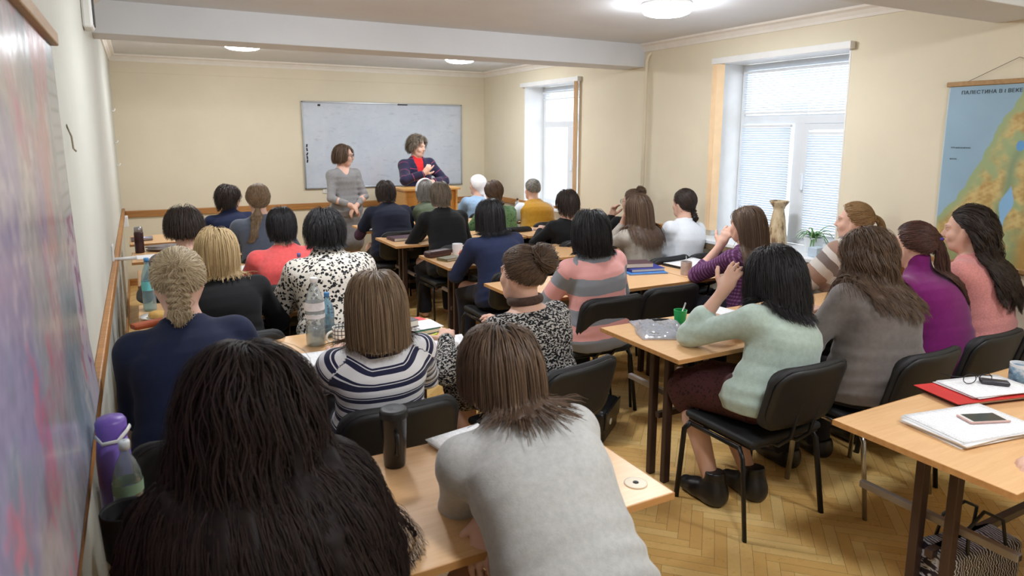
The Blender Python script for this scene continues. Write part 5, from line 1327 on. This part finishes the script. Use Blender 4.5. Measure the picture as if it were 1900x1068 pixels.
    for S in outS:
        rnd = rs.uniform(0, 1, len(S)); c = np.tile(cenl, (S.shape[1], 1)); c = np.broadcast_to(c, S.shape).copy(); c[..., 2] = np.minimum(S[..., 2]-0.0, .03)*0.9
        c[..., 1] = np.where(S[..., 2] < -.08, S[..., 1]*0.3+0.06, c[..., 1])
        Vr, Qr, rr = ribbons(S, rad*rs.uniform(.7, 1.25, len(S)), rnd, c); Vs.append(Vr); Qs.append(Qr+nb); Rn.append(rr); nb += len(Vr)
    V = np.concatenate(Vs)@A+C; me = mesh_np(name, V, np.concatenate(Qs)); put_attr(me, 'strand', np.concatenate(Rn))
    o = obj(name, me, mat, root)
    if band and style in ('pony', 'braid'):
        bp = (np.array(tie)+nrm(tdir)*0.006)@A+C if style == 'pony' else (axp[int(KK*0.74)])@A+C
        dr = (nrm(tdir)@A) if style == 'pony' else axd[int(KK*.74)]@A; R_ = Vector((0, 0, 1)).rotation_difference(Vector(dr)).to_matrix().to_4x4()
        rr = 0.019 if style == 'pony' else 0.014
        MB().tube([(rr*math.cos(a), rr*math.sin(a), 0) for a in np.linspace(0, 6.283, 17)[:-1]], 0.008, 8, closed=True).build('hair_band', band, root, smooth=True, loc=bp).matrix_local = Matrix.Translation(bp) @ R_
    return o
def _hairline(F, front, nape, side):
    ax = [F.lo[k]+F.h*np.arange(F.n[k], dtype=f32) for k in range(3)]
    vy = (ax[1]-HC[1])/HR[1]; hl = np.interp(vy, [-1.3, -.55, -.1, .22, .42, .6, .8, 1.05, 1.4], [nape, nape, side-.25, side-.22, .08, front, front+.28, 1.0, 1.2])
    z = (ax[2]-HC[2])/HR[2]; return np.broadcast_to(((hl[None, :, None]-z[None, None, :])*HR[2]).astype(f32), F.d.shape)
# ------------------------------------------------------------------ cloth
def cloth(name, c, var=0.12, scale=45, rough=0.85, bump=0.25, sheen=0.25):
    if name in MATS: return MATS[name]
    k = NT(name); c = lin(c); co = k.coord(); f = k.noise(co, scale, 4, 0.6); g = k.noise(co, 5, 3)
    m = k.math('ADD', k.math('MULTIPLY', f, 0.6), k.math('MULTIPLY', g, 0.4))
    k.base(k.ramp(m, [(0.35, tuple(x*(1-var) for x in c)), (0.65, tuple(min(1, x*(1+var)) for x in c))]))
    k.bump(k.noise(co, 260, 2), bump, 0.002); k.set(rough, spec=0.25); k.b.inputs['Sheen Weight'].default_value = sheen if sum(c) > 0.25 else 0.04; k.b.inputs['Sheen Roughness'].default_value = 0.5
    MATS[name] = k.m; return k.m
def striped(name, bands, period, off=0.0, rough=0.85):
    """bands: (start fraction, colour) repeated every period metres along the body"""
    k = NT(name); at = k.n('ShaderNodeAttribute', attribute_name='along'); f = k.noise(k.coord(), 9, 2)
    v = k.math('ADD', k.math('DIVIDE', at.outputs['Fac'], period), k.math('ADD', off, k.math('MULTIPLY', k.math('SUBTRACT', f, 0.5), 0.12)))
    k.base(k.ramp(k.math('FRACT', v), [(p, lin(c)) for p, c in bands], 'CONSTANT')); k.set(rough, spec=0.25)
    k.bump(k.noise(k.coord(), 240, 2), 0.25, 0.002); k.b.inputs['Sheen Weight'].default_value = 0.2; return k.m
def spotted(name, base, dark, s, lo=0.30, hi=0.36, rnd=1.0):
    k = NT(name); v = k.n('ShaderNodeTexVoronoi'); v.inputs['Scale'].default_value = s; v.inputs['Randomness'].default_value = rnd
    nz = k.n('ShaderNodeTexNoise'); nz.inputs['Scale'].default_value = s*1.3; nz.inputs['Detail'].default_value = 2
    k.l(k.coord(), nz.inputs['Vector']); mx = k.n('ShaderNodeVectorMath', operation='ADD'); sc = k.n('ShaderNodeVectorMath', operation='SCALE'); sc.inputs['Scale'].default_value = 1.1/s*1.0
    k.l(nz.outputs['Color'], sc.inputs[0]); k.l(k.coord(), mx.inputs[0]); k.l(sc.outputs[0], mx.inputs[1]); k.l(mx.outputs[0], v.inputs['Vector'])
    sz = k.noise(k.coord(), s*0.45, 1); d = k.math('ADD', v.outputs['Distance'], k.math('MULTIPLY', k.math('SUBTRACT', sz, 0.5), 0.5))
    k.base(k.ramp(d, [(0.0, lin(dark)), (lo, lin(dark)), (hi, lin(base))])); k.set(0.75, spec=0.3); return k.m
def knit(name, a, b, s=70):
    k = NT(name); w = k.n('ShaderNodeTexVoronoi'); w.inputs['Scale'].default_value = s; k.l(k.coord('Object', (1, 1, 1.7)), w.inputs['Vector'])
    f = k.math('GREATER_THAN', k.noise(k.coord('Object', (1, 1, 1.7)), s*1.2, 2, 0.6), 0.52)
    k.base(k.mix(f, lin(a), lin(b))); k.set(0.9, spec=0.2); k.bump(w.outputs['Distance'], 0.6, 0.006); return k.m
def plaid(name, c1, c2, c3, s=60):
    k = NT(name); sx = k.n('ShaderNodeSeparateXYZ'); k.l(k.coord(), sx.inputs[0]); at = k.n('ShaderNodeAttribute', attribute_name='along')
    h = k.math('GREATER_THAN', k.math('SINE', k.math('MULTIPLY', at.outputs['Fac'], s*4.5)), 0.45); v = k.math('GREATER_THAN', k.math('SINE', k.math('MULTIPLY', k.math('ADD', sx.outputs[0], sx.outputs[1]), s*4.5)), 0.45)
    m = k.mix(h, lin(c1), lin(c2)); k.base(k.mix(k.math('MULTIPLY', v, 0.7), m, lin(c3))); k.set(0.8, spec=0.3); return k.m
M_darkpants = cloth('dark_trousers', (34, 34, 42)); M_shoe = plain('black_shoe', (22, 22, 24), 0.35)
M_navy = cloth('navy_jersey', (26, 34, 62)); M_blackwool = cloth('black_wool', (19, 20, 23)); M_band = plain('hair_band_black', (20, 20, 24), 0.7)
H_black = hair_mat('black_hair', (17, 16, 18), (40, 38, 40)); H_dark = hair_mat('dark_brown_hair', (28, 22, 20), (62, 49, 42)); H_long = hair_mat('near_black_brown_hair', (17, 14, 14), (48, 37, 33), 0.55); H_long.node_tree.nodes['Principled BSDF'].inputs['Specular IOR Level'].default_value = 0.10; H_brown = hair_mat('brown_hair', (58, 44, 35), (104, 82, 64))
H_lbrown = hair_mat('light_brown_hair', (92, 74, 56), (142, 118, 92)); H_blond = hair_mat('blond_hair', (150, 124, 86), (204, 178, 134)); H_pale = hair_mat('pale_blond_hair', (150, 130, 100), (206, 188, 156))
H_grey = hair_mat('grey_hair', (88, 84, 78), (150, 146, 138)); H_mgrey = hair_mat('greying_brown_hair', (74, 64, 54), (128, 114, 98)); H_ginger = hair_mat('dark_blond_hair', (110, 82, 52), (168, 132, 90)); H_red = hair_mat('reddish_brown_hair', (48, 30, 28), (92, 60, 50))
NEAR, MID, FAR = 0.0066, 0.0078, 0.0095
def person(label, head, hip, top, hair, vox=MID, bottom=('trousers', None), chair_=None, choff=(0, .022), second=None, extra=None, shoe=None, **kw):
    P = make_pose(head, hip, hairv=(hair or {}).get('vol', .012), **kw)
    root = thing('person', label, 'person', (hip[0], hip[1], 0), -P.hd, group=None)
    build_body(P, root, vox)
    tops = [top] + ([second] if second else [])
    FT = None
    for tp in tops: o, FT = build_top(P, root, vox, **tp)
    kind, m = bottom; build_bottom(P, root, max(vox, .007), m or M_darkpants, kind, shoe if shoe is not None else ((M_shoe, False) if vox < MID else None))
    if hair: build_hair(P, root, FT, **hair)
    if extra: extra(P, root, FT)
    if chair_: chair(hip[0]+choff[0], hip[1]+choff[1], -P.hd if not isinstance(chair_, tuple) else chair_[1], chair_ if isinstance(chair_, str) else chair_[0], M_chrome if (isinstance(chair_, tuple) and len(chair_) > 2) else None)
    return P, root
def cap_cover(P, root, FT, mat, grow=0.014, name='head_scarf', tail=True, front=0.42):
    """a cloth tied over the hair"""
    C, A = P.Hc, P.hA; F = Field(C-0.2-np.array([0, 0, .08]), C+0.2, 0.007); g = lambda x, y, z: C+A[0]*x+A[1]*y+A[2]*z
    F.ell(g(*HC), HR+grow+0.008, A, 0.01); F.cone(g(0, -.05, -.03), g(0, -.065, -.10), .07, .045, .03)
    F.cut(g(0, .055, .05), A[1]*0.85-A[2]*0.5); F.cut(g(0, .0, -.115), -A[2]*1.0+A[1]*.35)
    ax = [F.lo[k]+F.h*np.arange(F.n[k], dtype=f32) for k in range(3)]; F.d += (0.004*wob(ax[0][:, None, None], ax[1][None, :, None], ax[2][None, None, :], 40, 4)).astype(f32)
    if tail: F.cone(g(0.01, -.085, -.09), g(.02, -.12, -.19), .02, .028, .02)
    V, Q = F.mesh(2); obj(name, mesh_np(name, V, Q), mat, root)
def glasses(P, root, FT):
    C, A = P.Hc, P.hA; g = lambda x, y, z: Vector(C+A[0]*x+A[1]*y+A[2]*z); m = MB()
    for s in (-1, 1):
        m.tube([g(s*.033+.024*math.cos(a), .104-.006*abs(math.cos(a)), .002+.018*math.sin(a)) for a in np.linspace(0, 6.283, 17)[:-1]], .0018, 6, closed=True)
        m.tube([g(s*.057, .10, .006), g(s*.078, .06, .008), g(s*.082, -.005, .004)], .0018, 6)
    m.tube([g(-.009, .106, .004), g(0, .109, .007), g(.009, .106, .004)], .0018, 6); m.build('glasses', M_black, root, smooth=True)
# ------------------------------------------------------------------ everyone in the room
M_coral = cloth('coral_jersey', (226, 92, 92)); M_lgrey = cloth('light_grey_knit', (176, 176, 174), scale=70); M_mint = cloth('mint_knit', (172, 190, 180), bump=.5, sheen=.5)
M_taupe = cloth('taupe_jersey', (112, 104, 100)); M_magenta = cloth('magenta_jersey', (112, 20, 96)); M_pink = cloth('pink_melange', (214, 142, 138), var=.2, scale=120)
M_slate = cloth('slate_jersey', (84, 92, 108)); M_blue = cloth('royal_navy', (34, 42, 70)); M_beige = cloth('beige_jersey', (168, 160, 150)); M_whiteshirt = cloth('white_shirt', (222, 226, 232), var=.03)
M_mustard = cloth('mustard_wool', (184, 134, 34)); M_mustgreen = cloth('moss_green', (86, 96, 72)); M_lblue = cloth('light_blue_shirt', (150, 180, 210)); M_plum = cloth('plum_wool', (64, 38, 56))
M_deepnavy = cloth('deep_navy', (24, 28, 46)); M_dress = cloth('grey_dress', (132, 130, 130)); M_red = cloth('red_rollneck', (196, 30, 34)); M_skirt = spotted('maroon_print', (78, 44, 46), (46, 28, 34), 60)
M_greenprint = spotted('green_print', (96, 128, 84), (64, 92, 60), 40); M_leop = spotted('spotted_blouse', (214, 208, 198), (22, 20, 22), 52, .40, .46)
M_bret = striped('navy_white_stripes', [(0, (226, 226, 230)), (.42, (34, 36, 66)), (.74, (226, 226, 230)), (.80, (34, 36, 66)), (.92, (226, 226, 230))], .050, .85)
M_pg = striped('pink_grey_stripes', [(0, (222, 160, 156)), (.5, (134, 138, 146))], .18, .13)
M_knit = knit('black_white_knit', (24, 24, 26), (176, 172, 168)); M_plaid = plaid('purple_plaid', (84, 40, 80), (124, 84, 128), (58, 24, 52))
M_shawl = striped('shawl_stripes', [(0, (196, 188, 180)), (.25, (120, 108, 104)), (.5, (206, 200, 194)), (.7, (150, 120, 104))], .22, .05)
M_cardi = striped('navy_cardigan', [(0, (34, 30, 58)), (.93, (160, 60, 90)), (.98, (34, 30, 58))], .125)
M_whitecap = cloth('white_headscarf', (232, 232, 234), var=.03)
ATDESK = lambda s, y, x=0.14: dict(l=(s*x, y, 0.80))

def lace_band(P, root):
    C, A = P.Hc, P.hA; m = MB()
    m.tube([Vector(C+A[0]*.098*math.cos(a)+A[1]*(-.012+.0*math.sin(a))+A[2]*(.02+.112*math.sin(a))) for a in np.linspace(-.2, math.pi+.2, 24)], .011, 8, flat=2.4); m.build('lace_cap', M_whitecap, root, smooth=True)

def frill_collar(P, root, FT):
    pts = [P.n0-P.u*.004+P.r*.082*math.cos(a)+P.f*(.080*math.sin(a)+.006)+P.u*.004*math.sin(a*14) for a in np.linspace(0, 6.283, 65)[:-1]]
    MB().tube(pts, .014, 8, closed=True, flat=1.3).build('frill_collar', cloth('white_lace', (226, 224, 220), var=.08, scale=120), root, smooth=True)
# --- nearest desk
person('person with very long wavy dark hair falling over a dark plum top', (.165, 1.50, 1.335), (.19, 1.20),
       dict(mat=cloth('dark_plum', (52, 34, 44))), dict(mat=H_long, style='loose', n=9500, length=.80, vol=.054, wave=.009, wfreq=5, part=.1, rad=.0010, clump=.5, flare=.075, seed=2, K=30, messy=.05), vox=NEAR, shw=.142, L=dict(l=(-.08, .34, .80), hint=(-.15, -.3, -.9)),
       chair_='black chair hidden behind the very long dark hair')
person('person in a light grey sweater leaning over the nearest desk on crossed arms', (.815, 1.60, 1.25), (.83, 1.14),
       dict(mat=M_lgrey, th=.014, fold=.006, hem=-.12), dict(mat=H_brown, style='loose', n=6000, length=.30, vol=.028, part=.15, seed=3, clump=.3, back=.2, zcut=1.065), vox=NEAR, neck=.132, hy=-4, hp=8, bulk=1.08, shw=.160, slump=.05, sr=-8,
       L=dict(e=(.69, 1.56, .795), w=(.95, 1.60, .80), curl=.3), R=dict(w=(.715, 1.445, .795), hint=(.6, -.3, -.6), hd=(-.45, -.62, -.55), hn=(-.3, -.5, -.7), curl=.5), bottom=('trousers', cloth('dark_blue_cord', (34, 46, 66))),
       chair_='black chair under the person in the light grey sweater')
# --- second row
person('person with a pale blond braid and a navy tee shirt by the side wall', (.10, 2.81, 1.325), (.13, 2.58),
       dict(mat=M_navy, sleeve=.85, name='tee_shirt', th=.014), dict(mat=H_pale, style='braid', n=5000, vol=.022, tie=(-.01, -.112, .05), tail=.34, tdir=(.06, -.3, -.95), tail_r=.027, messy=.5, seed=4, band=M_band), vox=NEAR, bulk=1.18, shw=.168, sr=-3, hp=10,
       L=dict(l=(-.10, .36, .80), hint=(-.25, -.3, -.9)), chair_='black chair under the person with the pale blond braid')
person('person with a light brown bob in a navy and white striped sweater', (.75, 2.47, 1.25), (.77, 2.52),
       dict(mat=M_bret, boat=.10, th=.012), dict(mat=H_lbrown, style='loose', n=6000, length=.34, vol=.03, part=.1, seed=5, zcut=.975, clump=.3, curl_in=.05), vox=NEAR, bulk=1.05, extra=frill_collar,
       chair_='black chair under the person in the navy and white stripes')
def neck_scarf(P, root, FT):
    pts = [P.n0+P.u*.035+P.r*.072*math.cos(a)+P.f*(.074*math.sin(a)+.004) for a in np.linspace(0, 6.283, 25)[:-1]]
    MB().tube(pts, .02, 10, closed=True, flat=.6).build('neck_scarf', cloth('brown_fur_scarf', (74, 58, 50), var=.35, scale=90), root, smooth=True)
person('person with dark pinned up hair and a black and white knit top, turned sideways', (1.49, 2.66, 1.25), (1.53, 2.58),
       dict(mat=M_knit, boat=.115, th=.014), dict(mat=H_brown, style='bun', n=5000, vol=.022, tie=(.02, -.092, .068), bunr=.055, messy=.7, wave=.004, seed=6), vox=NEAR, hd=-12, hy=-10, bulk=1.12, shw=.175, L=dict(l=(-.26, .34, .80), hint=(-.9, -.2, -.6)),
       bottom=('skirt', M_knit), extra=neck_scarf, chair_='black chair under the person in the black and white knit')
# --- third row by the side wall
person('person with a sleek blond bob and a black sweater', (.33, 3.90, 1.265), (.36, 3.72), dict(mat=M_blackwool, th=.013), dict(mat=H_blond, style='loose', n=3500, length=.30, vol=.026, part=.15, seed=7, zcut=1.03, clump=.25, curl_in=.3), hp=10, bulk=1.05, shw=.175,
       chair_='chair under the person in black with the blond bob')
person('person with short black hair in a white blouse with black spots', (.915, 3.96, 1.33), (.93, 3.66), dict(mat=M_leop, th=.016, loose=.022, cufft=.01, fold=.008, name='blouse', neck=.058), dict(mat=H_black, style='short', n=3500, length=.12, vol=.036, zcut=1.11, seed=8, messy=.12, part=.0, nape=-.75, clump=.4), bulk=1.12, shw=.182,
       chair_='chair under the person in the spotted blouse')
# --- fourth row by the side wall
person('person with a short rounded dark brown bob and a bare neck', (.24, 5.02, 1.27), (.26, 4.86), dict(mat=M_taupe, boat=.12), dict(mat=H_dark, style='loose', n=2500, length=.22, vol=.042, part=.05, seed=9, zcut=1.085, clump=.2, curl_in=.6), hp=8, chair_='chair under the person with the rounded dark bob')
person('person in a coral sweater with short black hair', (.83, 4.86, 1.255), (.85, 4.76), dict(mat=M_coral, fold=.006), dict(mat=H_black, style='short', n=2200, length=.12, vol=.02, seed=10, nape=-.8, messy=.05), bulk=1.2, shw=.18, hp=14, slump=.05, chair_='chair under the person in the coral sweater')
# --- far rows by the side wall
person('person with wavy light brown hair tied low and a slate grey sweater', (.87, 6.10, 1.332), (.88, 5.92), dict(mat=M_slate, th=.013), dict(mat=H_lbrown, style='pony', n=1600, vol=.024, tie=(-.02, -.10, -.06), tail=.30, tdir=(-.2, -.4, -.9), tail_r=.055, wave=.008, rad=.0018, messy=.4, seed=11), vox=FAR, bulk=1.08, shw=.175, chair_='chair under the person in the slate sweater')
person('person in dark blue with curly dark hair, looking aside, farthest by the side wall', (.75, 7.08, 1.275), (.76, 6.92), dict(mat=cloth('ink_blue', (24, 32, 62)), turtle=True), dict(mat=H_dark, style='short', n=1500, length=.12, vol=.028, messy=.35, wave=.005, rad=.002, seed=12), vox=FAR, hy=60, bulk=1.1, extra=glasses, chair_='chair under the person in dark blue at the front')
# --- middle block from the front
person('person in a short sleeved deep navy sweater over plum sleeves, nearest the lectern', (2.28, 7.02, 1.272), (2.28, 6.75), dict(mat=M_plum, th=.009), dict(mat=H_dark, style='short', n=1500, length=.12, vol=.024, messy=.2, rad=.002, seed=13), vox=FAR, bulk=1.2, shw=.18, second=dict(mat=M_deepnavy, sleeve=.62, th=.02, name='short_sleeved_sweater'), chair_='chair under the person in plum sleeves')
person('person in a moss green vest and white lace cap facing the lectern', (2.74, 7.06, 1.262), (2.74, 6.75), dict(mat=M_blackwool, th=.009), dict(mat=H_grey, style='short', n=1200, length=.14, vol=.02, rad=.002, seed=14), vox=FAR, second=dict(mat=M_mustgreen, sleeve=0, th=.02, name='vest'),
       extra=lambda P, r, F: lace_band(P, r), chair_='chair under the person in the moss green vest')
person('person in a black jacket with short greying brown hair', (2.47, 5.98, 1.316), (2.47, 5.72), dict(mat=M_blackwool, th=.014, name='jacket'), dict(mat=H_mgrey, style='short', n=1800, length=.11, vol=.018, rad=.0018, seed=15, nape=-.85), vox=FAR, bulk=1.1, shw=.178, second=None, chair_='chair under the person in the black jacket')
person('person in light blue with a white headscarf at the very front', (3.78, 7.90, 1.24), (3.76, 7.86), dict(mat=M_lblue), None, vox=FAR, hy=-30, extra=lambda P, r, F: cap_cover(P, r, F, M_whitecap), chair_='chair under the person with the white headscarf')
person('person with cropped brown hair and a leafy green print blouse', (3.40, 6.70, 1.25), (3.40, 6.50), dict(mat=M_greenprint, loose=.008, name='blouse'), dict(mat=H_brown, style='pony', n=1500, vol=.03, tie=(.03, -.10, -.08), tail=.14, tail_r=.035, tdir=(.2, -.3, -.9), rad=.002, seed=16, messy=.15), vox=FAR, bulk=1.15, chair_='chair under the person in the green print blouse')
person('person in a mustard vest over white sleeves by the far window', (4.02, 6.92, 1.243), (4.0, 6.72), dict(mat=M_whiteshirt, th=.012, loose=.006), dict(mat=H_grey, style='bun', n=1400, vol=.014, tie=(0, -.085, .075), bunr=.03, rad=.002, seed=17), vox=FAR, bulk=1.15, shw=.178, second=dict(mat=M_mustard, sleeve=0, th=.026, name='vest'), chair_='chair under the person in the mustard vest')
person('person in black with short dark brown hair, bowed over a desk near the far window', (3.50, 5.42, 1.243), (3.54, 5.46), dict(mat=M_blackwool), dict(mat=H_dark, style='short', n=1800, length=.14, vol=.022, rad=.0018, seed=18, messy=.15), vox=FAR, hy=-14, hp=14, chair_='chair under the person in black near the far window')
person('person in royal navy with a straight black bob, on the aisle', (2.33, 4.68, 1.268), (2.36, 4.48), dict(mat=M_blue, th=.014, hem=-.2), dict(mat=H_black, style='loose', n=2500, length=.28, vol=.026, part=.0, seed=19, zcut=1.02, clump=.25), bulk=1.08, shw=.178, hp=8, chair_='chair under the person in royal navy')
person('person in a white shirt with a dark low braid', (4.08, 4.44, 1.30), (4.05, 4.40), dict(mat=M_whiteshirt, fold=.008, loose=.006), dict(mat=H_dark, style='braid', n=2500, vol=.014, tie=(.02, -.085, -.06), tail=.13, tdir=(.3, -.4, -.9), tail_r=.02, seed=20), hd=-6, hy=-2, L=dict(l=(-.06, .34, .815), hint=(-.15, -.3, -.9)), R=dict(l=(.06, .34, .815), hint=(.15, -.3, -.9)), chair_='black chair under the person in the white shirt')
person('person in black with a messy top knot behind the beige sweater', (4.16, 5.24, 1.235), (4.08, 5.30), dict(mat=M_blackwool), dict(mat=H_brown, style='bun', n=1600, vol=.014, tie=(.02, -.07, .095), bunr=.042, messy=.5, rad=.0018, seed=21), vox=FAR, hd=-6, hy=-12, R=dict(l=(.05, .3, .8), hint=(.1, -.3, -.9)), L=dict(l=(.03, .17, .955), hint=(-.3, .5, -.9), hd=(0.1, -.2, 1), hn=(0, -1, 0), curl=.6), extra=glasses, chair_='chair under the person with the top knot')
person('person in a beige sweater with half tied dark brown hair, hand on chin', (3.60, 4.48, 1.278), (3.64, 4.40), dict(mat=M_beige), dict(mat=H_brown, style='loose', n=3000, length=.37, vol=.022, part=-.1, seed=22, clump=.4, back=.8), hd=-6, hy=-16, bulk=1.0, R=dict(l=(.04, .34, .815), hint=(.15, -.3, -.9)), L=dict(l=(-.07, .20, 1.0), hint=(-.5, .4, -.9), hd=(0.2, -.1, 1), hn=(.3, -1, 0), curl=.7), chair_='black chair under the person in the beige sweater')
# --- row with the striped sweater
person('person in a pink and grey striped sweater with shoulder length black hair', (2.38, 3.40, 1.312), (2.43, 3.36), dict(mat=M_pg, th=.016, sleeve=1.6, hem=-.26), dict(mat=H_black, style='loose', n=4000, length=.30, vol=.03, part=.1, seed=23, zcut=1.05, clump=.35, wave=.003, curl_in=.35), bulk=1.08, shw=.172, hy=6, choff=(.02, .16), chair_='black office chair under the pink and grey striped sweater')
person('person in a purple plaid shirt with very long brown hair, head on hand', (3.58, 3.31, 1.285), (3.60, 3.22), dict(mat=M_plaid, sleeve=1.35, loose=.008, name='shirt'), dict(mat=H_brown, style='loose', n=4500, length=.52, vol=.032, part=.0, seed=24, clump=.3, tuck=.4), hd=-4, hp=6, L=dict(e=(3.36, 3.50, .79), w=(3.49, 3.42, 1.00), hd=(.35, -.2, .9), hn=(.8, .2, 0), curl=.35), chair_='black chair under the person in plaid')
person('person with a dark blond ponytail wearing a striped shawl by the window sill', (4.13, 2.88, 1.315), (4.07, 2.95), dict(mat=M_taupe, th=.012), dict(mat=H_ginger, style='pony', n=3000, vol=.02, tie=(0, -.108, .035), tail=.20, tdir=(0, -.8, .1), tail_r=.035, seed=25, band=M_band, front=.42), hd=-12, hy=-22, R=dict(l=(.02, .32, .80), hint=(0, -.3, -.9)), second=dict(mat=M_shawl, sleeve=.96, th=.03, loose=.01, name='shawl', hem=.0), chair_='chair under the person in the striped shawl')
# --- row with the mint sweater
person('person in a mint sweater with black hair, resting her head on one hand', (2.53, 2.19, 1.235), (2.46, 2.08), dict(mat=M_mint, th=.016, sleeve=1.42, cufft=.012, fold=.005), dict(mat=H_black, style='loose', n=6000, length=.25, vol=.038, part=.25, seed=26, clump=.4, flare=.06, back=.8, sweep=(.3, -.2, 0), wave=.002, messy=.2), vox=NEAR, hd=-4, hp=16, ht=-8, bulk=1.1, slump=.05,
       L=dict(e=(2.26, 2.42, .785), w=(2.385, 2.30, 1.03), hd=(.35, -.25, .9), hn=(.9, .3, 0), curl=.38), bottom=('skirt', M_skirt), shoe=(plain('boot_black', (26, 25, 26), .35), True), legs=dict(L=dict(k=(-.13, .36, .525), a=(-.13, .17, .09)), R=dict(k=(.08, .38, .525), a=(.07, .10, .09))))
person('person in a taupe sweater with wavy dark brown hair beside the mint sweater', (3.12, 2.11, 1.315), (3.08, 1.98), dict(mat=M_taupe, th=.014, fold=.007), dict(mat=H_brown, style='loose', n=5000, length=.38, vol=.03, part=.1, seed=27, wave=.014, wfreq=6, clump=.5, back=.8), vox=NEAR, bulk=1.3, shw=.182, hp=6, slump=.04, shoe=(M_shoe, False), chair_=('chair with chrome legs under the person in the taupe sweater', 0, 1))
person('person in a magenta sweater with a dark ponytail', (3.68, 2.20, 1.288), (3.67, 2.0), dict(mat=M_magenta, turtle=True), dict(mat=H_red, style='pony', n=4500, vol=.02, tie=(.03, -.11, .045), tail=.48, tdir=(-.05, -.30, -.9), tail_r=.06, wave=.006, seed=28, band=plain('violet_band', (70, 50, 140), .6)), vox=NEAR, hy=-6, R=dict(l=(.04, .34, .815), hint=(.15, -.3, -.9)), bulk=1.12, shw=.172, slump=.04, chair_='black chair under the person in the magenta sweater')
person('person in a pink sweater with long curly dark hair, chin on hand', (4.06, 2.16, 1.36), (4.10, 2.0), dict(mat=M_pink, sleeve=1.3, fold=.007), dict(mat=H_dark, style='loose', n=6000, length=.50, vol=.034, part=-.2, seed=29, wave=.018, wfreq=6, clump=.65, back=1.2, sweep=(0, -.7, 0), tuck=.6), vox=NEAR, hd=-8, hy=-20, bulk=1.12, shw=.165, hp=6, R=dict(l=(.05, .30, .80), hint=(.1, -.3, -.9)), L=dict(w=(4.0, 2.33, 1.055), hint=(-.5, .4, -.9), hd=(0.25, -.2, 1), hn=(.2, -1, 0), curl=.75), chair_='black chair under the person in the pink sweater')
person('person in plum trousers with one hand on the desk, mostly outside the picture', (2.86, .62, 1.30), (2.86, .50), dict(mat=M_plum, sleeve=1.75), dict(mat=H_dark, style='loose', n=1500, length=.3, vol=.02, seed=30), hd=0, L=dict(w=(2.42, .93, .775), hint=(-.8, -.3, -.3), hd=(-.9, .35, -.05), hn=(0, 0, -1), curl=.3), bottom=('trousers', cloth('plum_trousers', (58, 34, 48))), chair_='chair at the picture edge under the person in plum trousers')
# --- standing by the whiteboard
person('standing person in a grey dress with clasped hands before the whiteboard', (2.13, 8.0, 1.632), (2.12, 8.0), dict(mat=M_dress, vneck=.09, sleeve=1.75, th=.006, hem=-.3, name='dress_top', fold=.007), dict(mat=H_brown, style='loose', n=1800, length=.22, vol=.026, part=.2, seed=31, zcut=1.42, rad=.0018, curl_in=.5, front=.45), vox=MID, stand=True, shw=.152, bulk=.94, hd=172, hy=-52, hp=6, ht=4, slump=.0,
       L=dict(l=(-.03, .21, .93), hint=(-.8, -.3, -.2), hd=(.55, .1, -.5), curl=.5), R=dict(l=(.03, .22, .94), hint=(.8, -.3, -.2), hd=(-.55, .1, -.5), curl=.5), bottom=('skirt', M_dress), shoe=(M_shoe, False), extra=glasses)
person('standing person in a red rollneck and navy checked cardigan behind the lectern', (3.07, 8.08, 1.735), (3.07, 8.08), dict(mat=M_red, turtle=True, th=.008, sleeve=0), dict(mat=H_mgrey, style='short', n=2400, length=.085, vol=.05, messy=.6, wave=.009, wfreq=14, rad=.0018, seed=32, front=.5, zcut=1.5), vox=MID, stand=True, hipz=.96, hd=180, hy=-32, hp=8, slump=.0,
       L=dict(l=(-.10, .20, 1.18), hint=(-.9, -.3, -.3), hd=(.7, .3, .1), curl=.6), R=dict(l=(.035, .25, 1.285), hint=(.9, -.3, -.3), hd=(-.55, .25, .75), hn=(-.2, -1, 0), point=True, curl=.8), second=dict(mat=M_cardi, th=.02, vneck=.45, vbot=.05, sleeve=1.9, name='cardigan', hem=-.25), bottom=('skirt', M_deepnavy), shoe=(M_shoe, False))
